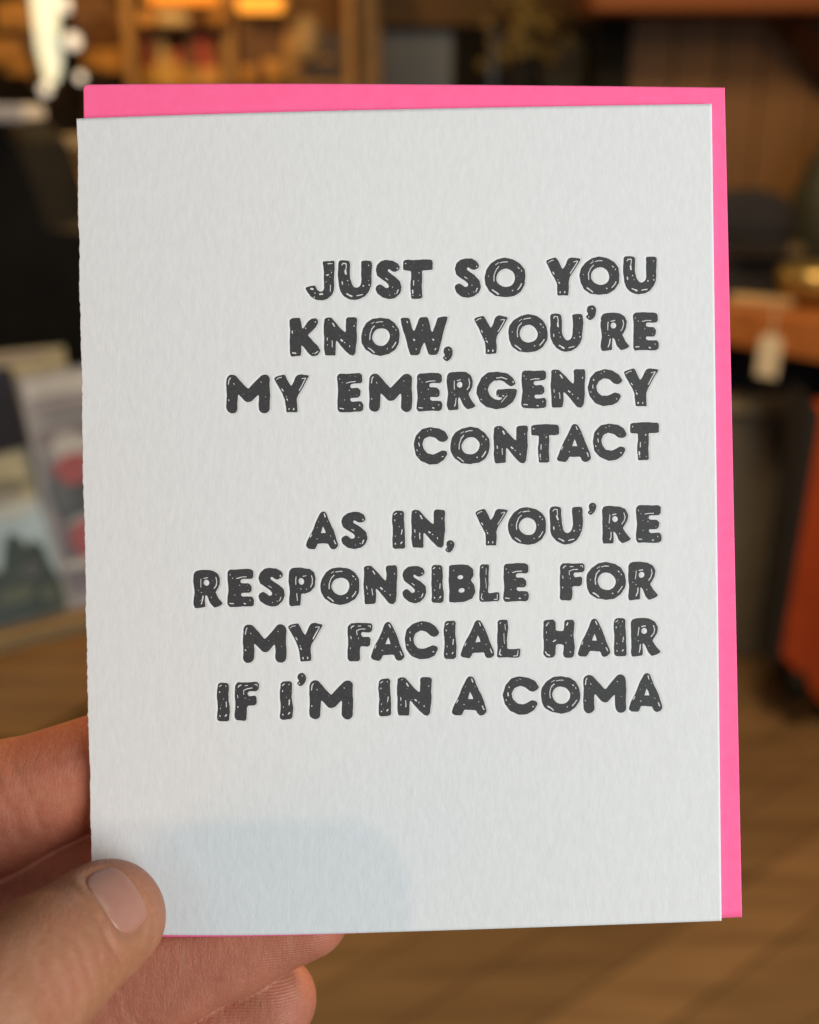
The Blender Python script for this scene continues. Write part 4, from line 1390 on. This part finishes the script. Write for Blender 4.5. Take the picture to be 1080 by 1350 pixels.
# thumb nail: a curved plate laid on the same surface
def hand_sdf_at(Q):
    out = np.zeros(len(Q))
    ii = [np.clip(np.searchsorted(g, Q[:, k_]) - 1, 0, len(g) - 2) for k_, g in enumerate((GX, GY, GZ))]
    ff = [np.clip((Q[:, k_] - g[ii[k_]]) / (g[ii[k_] + 1] - g[ii[k_]]), 0, 1) for k_, g in enumerate((GX, GY, GZ))]
    for a in (0, 1):
        for b in (0, 1):
            for c_ in (0, 1):
                wgt = (ff[0] if a else 1 - ff[0]) * (ff[1] if b else 1 - ff[1]) * (ff[2] if c_ else 1 - ff[2])
                out += wgt * SDF[ii[0] + a, ii[1] + b, ii[2] + c_]
    return out


nu, nv = 40, 44
# concentric map so the outline is smooth
rad = np.linspace(0, 1, nu)
ang = np.linspace(0, 2 * math.pi, nv * 2, endpoint=False)
RR, AA = np.meshgrid(rad, ang, indexing='ij')
ca_, sa_ = np.cos(AA), np.sin(AA)
ru = 1 / (np.abs(ca_) ** 3.1 + np.abs(sa_) ** 3.1) ** (1 / 3.1)
UU, VV = RR * ru * ca_ * NL, RR * ru * sa_ * NW
# smooth arched plate, sitting a hair above the bed
Q = NAIL_C + UU.reshape(-1, 1) * na + VV.reshape(-1, 1) * nb_
lo_, hi_ = np.full(len(Q), 0.0), np.full(len(Q), 14.0)
for it in range(30):
    mid = (lo_ + hi_) / 2
    dd = hand_sdf_at(Q + mid[:, None] * nn)
    lo_ = np.where(dd < 0, mid, lo_)
    hi_ = np.where(dd < 0, hi_, mid)
hgt = lo_.reshape(RR.shape)
# fit a low order surface through the bed so grooves do not print through
A_ = np.stack([np.ones(UU.size), UU.ravel(), UU.ravel() ** 2, VV.ravel() ** 2, VV.ravel() ** 4, UU.ravel() * VV.ravel(), VV.ravel(), UU.ravel() * VV.ravel() ** 2], -1)
sel = RR.ravel() < 0.9
cf, *_ = np.linalg.lstsq(A_[sel], hgt.ravel()[sel], rcond=None)
fit = (A_ @ cf).reshape(RR.shape)
tip_lift = np.clip((UU - 0.8) / 1.6, 0, 1) ** 2
fit = fit + 0.20 - 0.38 * np.clip((RR - 0.86) / 0.14, 0, 1) ** 2 * (1 - tip_lift) + 0.16 * tip_lift
NV = Q.reshape(nu, nv * 2, 3) + fit[..., None] * nn
NVb = NV - 0.35 * nn
verts = np.concatenate([NV.reshape(-1, 3), NVb[-1]])
idn = np.arange(nu * nv * 2).reshape(nu, nv * 2)
nx_ = np.roll(idn, -1, axis=1)
fq_ = np.stack([idn[:-1], idn[1:], nx_[1:], nx_[:-1]], -1).reshape(-1, 4)
rb = nu * nv * 2 + np.arange(nv * 2)
rim = np.stack([idn[-1], rb, np.roll(rb, -1), nx_[-1]], -1)
t = NT('nail')
gr = t.n('ShaderNodeTexCoord')
nf = t.noise(t.coords((300, 300, 300)), 1.0, 3)
vcn = t.n('ShaderNodeVertexColor', layer_name='edge')
spn = t.n('ShaderNodeSeparateColor')
t.l(vcn.outputs['Color'], spn.inputs['Color'])
c = t.mix(nf, (0.39, 0.16, 0.108), (0.43, 0.195, 0.14))
c = t.mix(t.math('MULTIPLY', spn.outputs[1], 0.45), c, (0.50, 0.30, 0.21))
c = t.mix(t.math('MULTIPLY', spn.outputs[0], 0.45), c, (0.45, 0.24, 0.15))
t.l(c, t.b.inputs['Base Color'])
t.b.inputs['Roughness'].default_value = 0.36
t.b.inputs['Subsurface Weight'].default_value = 0.15
t.b.inputs['Subsurface Radius'].default_value = (0.002, 0.001, 0.0007)
t.l(t.bump(t.noise(t.coords((200, 900, 300), (0, 0, R(35))), 1.0, 3), 0.00008, 0.4), t.b.inputs['Normal'])
me = np_mesh('fingernail', verts / 1000, np.concatenate([fq_, rim]))
ec = np.clip((UU - 2.9) / 0.6, 0, 1)
ec = np.concatenate([ec.ravel(), ec[-1]])
lun = np.clip((2.0 - np.hypot(UU + 3.9, VV * .62)) / 0.9, 0, 1)
lun = np.concatenate([lun.ravel(), lun[-1]])
cn = me.color_attributes.new('edge', 'FLOAT_COLOR', 'POINT')
cn.data.foreach_set('color', np.stack([ec, lun, ec, np.ones(len(ec))], -1).astype(np.float32).ravel())
link('fingernail', me, t.m, hand, None, True)

# ------------------------------------------------------------------ the phone that takes the picture, its corner shades the card
ph = empty('phone', FRAME)
tag(ph, 'dark slab phone held up facing the card, behind the lens', 'phone')


def rrect(x0_, y0_, x1_, y1_, r_, n=8):
    out = []
    for cx_, cy_, a0 in ((x1_ - r_, y1_ - r_, 0), (x0_ + r_, y1_ - r_, 90), (x0_ + r_, y0_ + r_, 180), (x1_ - r_, y0_ + r_, 270)):
        for i in range(n + 1):
            a = R(a0 + 90 * i / n)
            out.append((cx_ + r_ * math.cos(a), cy_ + r_ * math.sin(a)))
    return out


bm = bmesh.new()
bm_prism(bm, [Vector((x / 1000, y / 1000, (D + 2.5) / 1000)) for x, y in rrect(-60, -132, 12, 15, 11)], (0, 0, .0078))
from_bm('body', bm, plain('phone_shell', (0.03, 0.032, 0.036), .4), ph)
bm = bmesh.new()
bm_prism(bm, [Vector((x / 1000, y / 1000, (D + 10.4) / 1000)) for x, y in rrect(-58, -130, 10, 13, 9)], (0, 0, .0004))
from_bm('screen', bm, plain('phone_screen', (0.02, 0.02, 0.02), .15), ph)
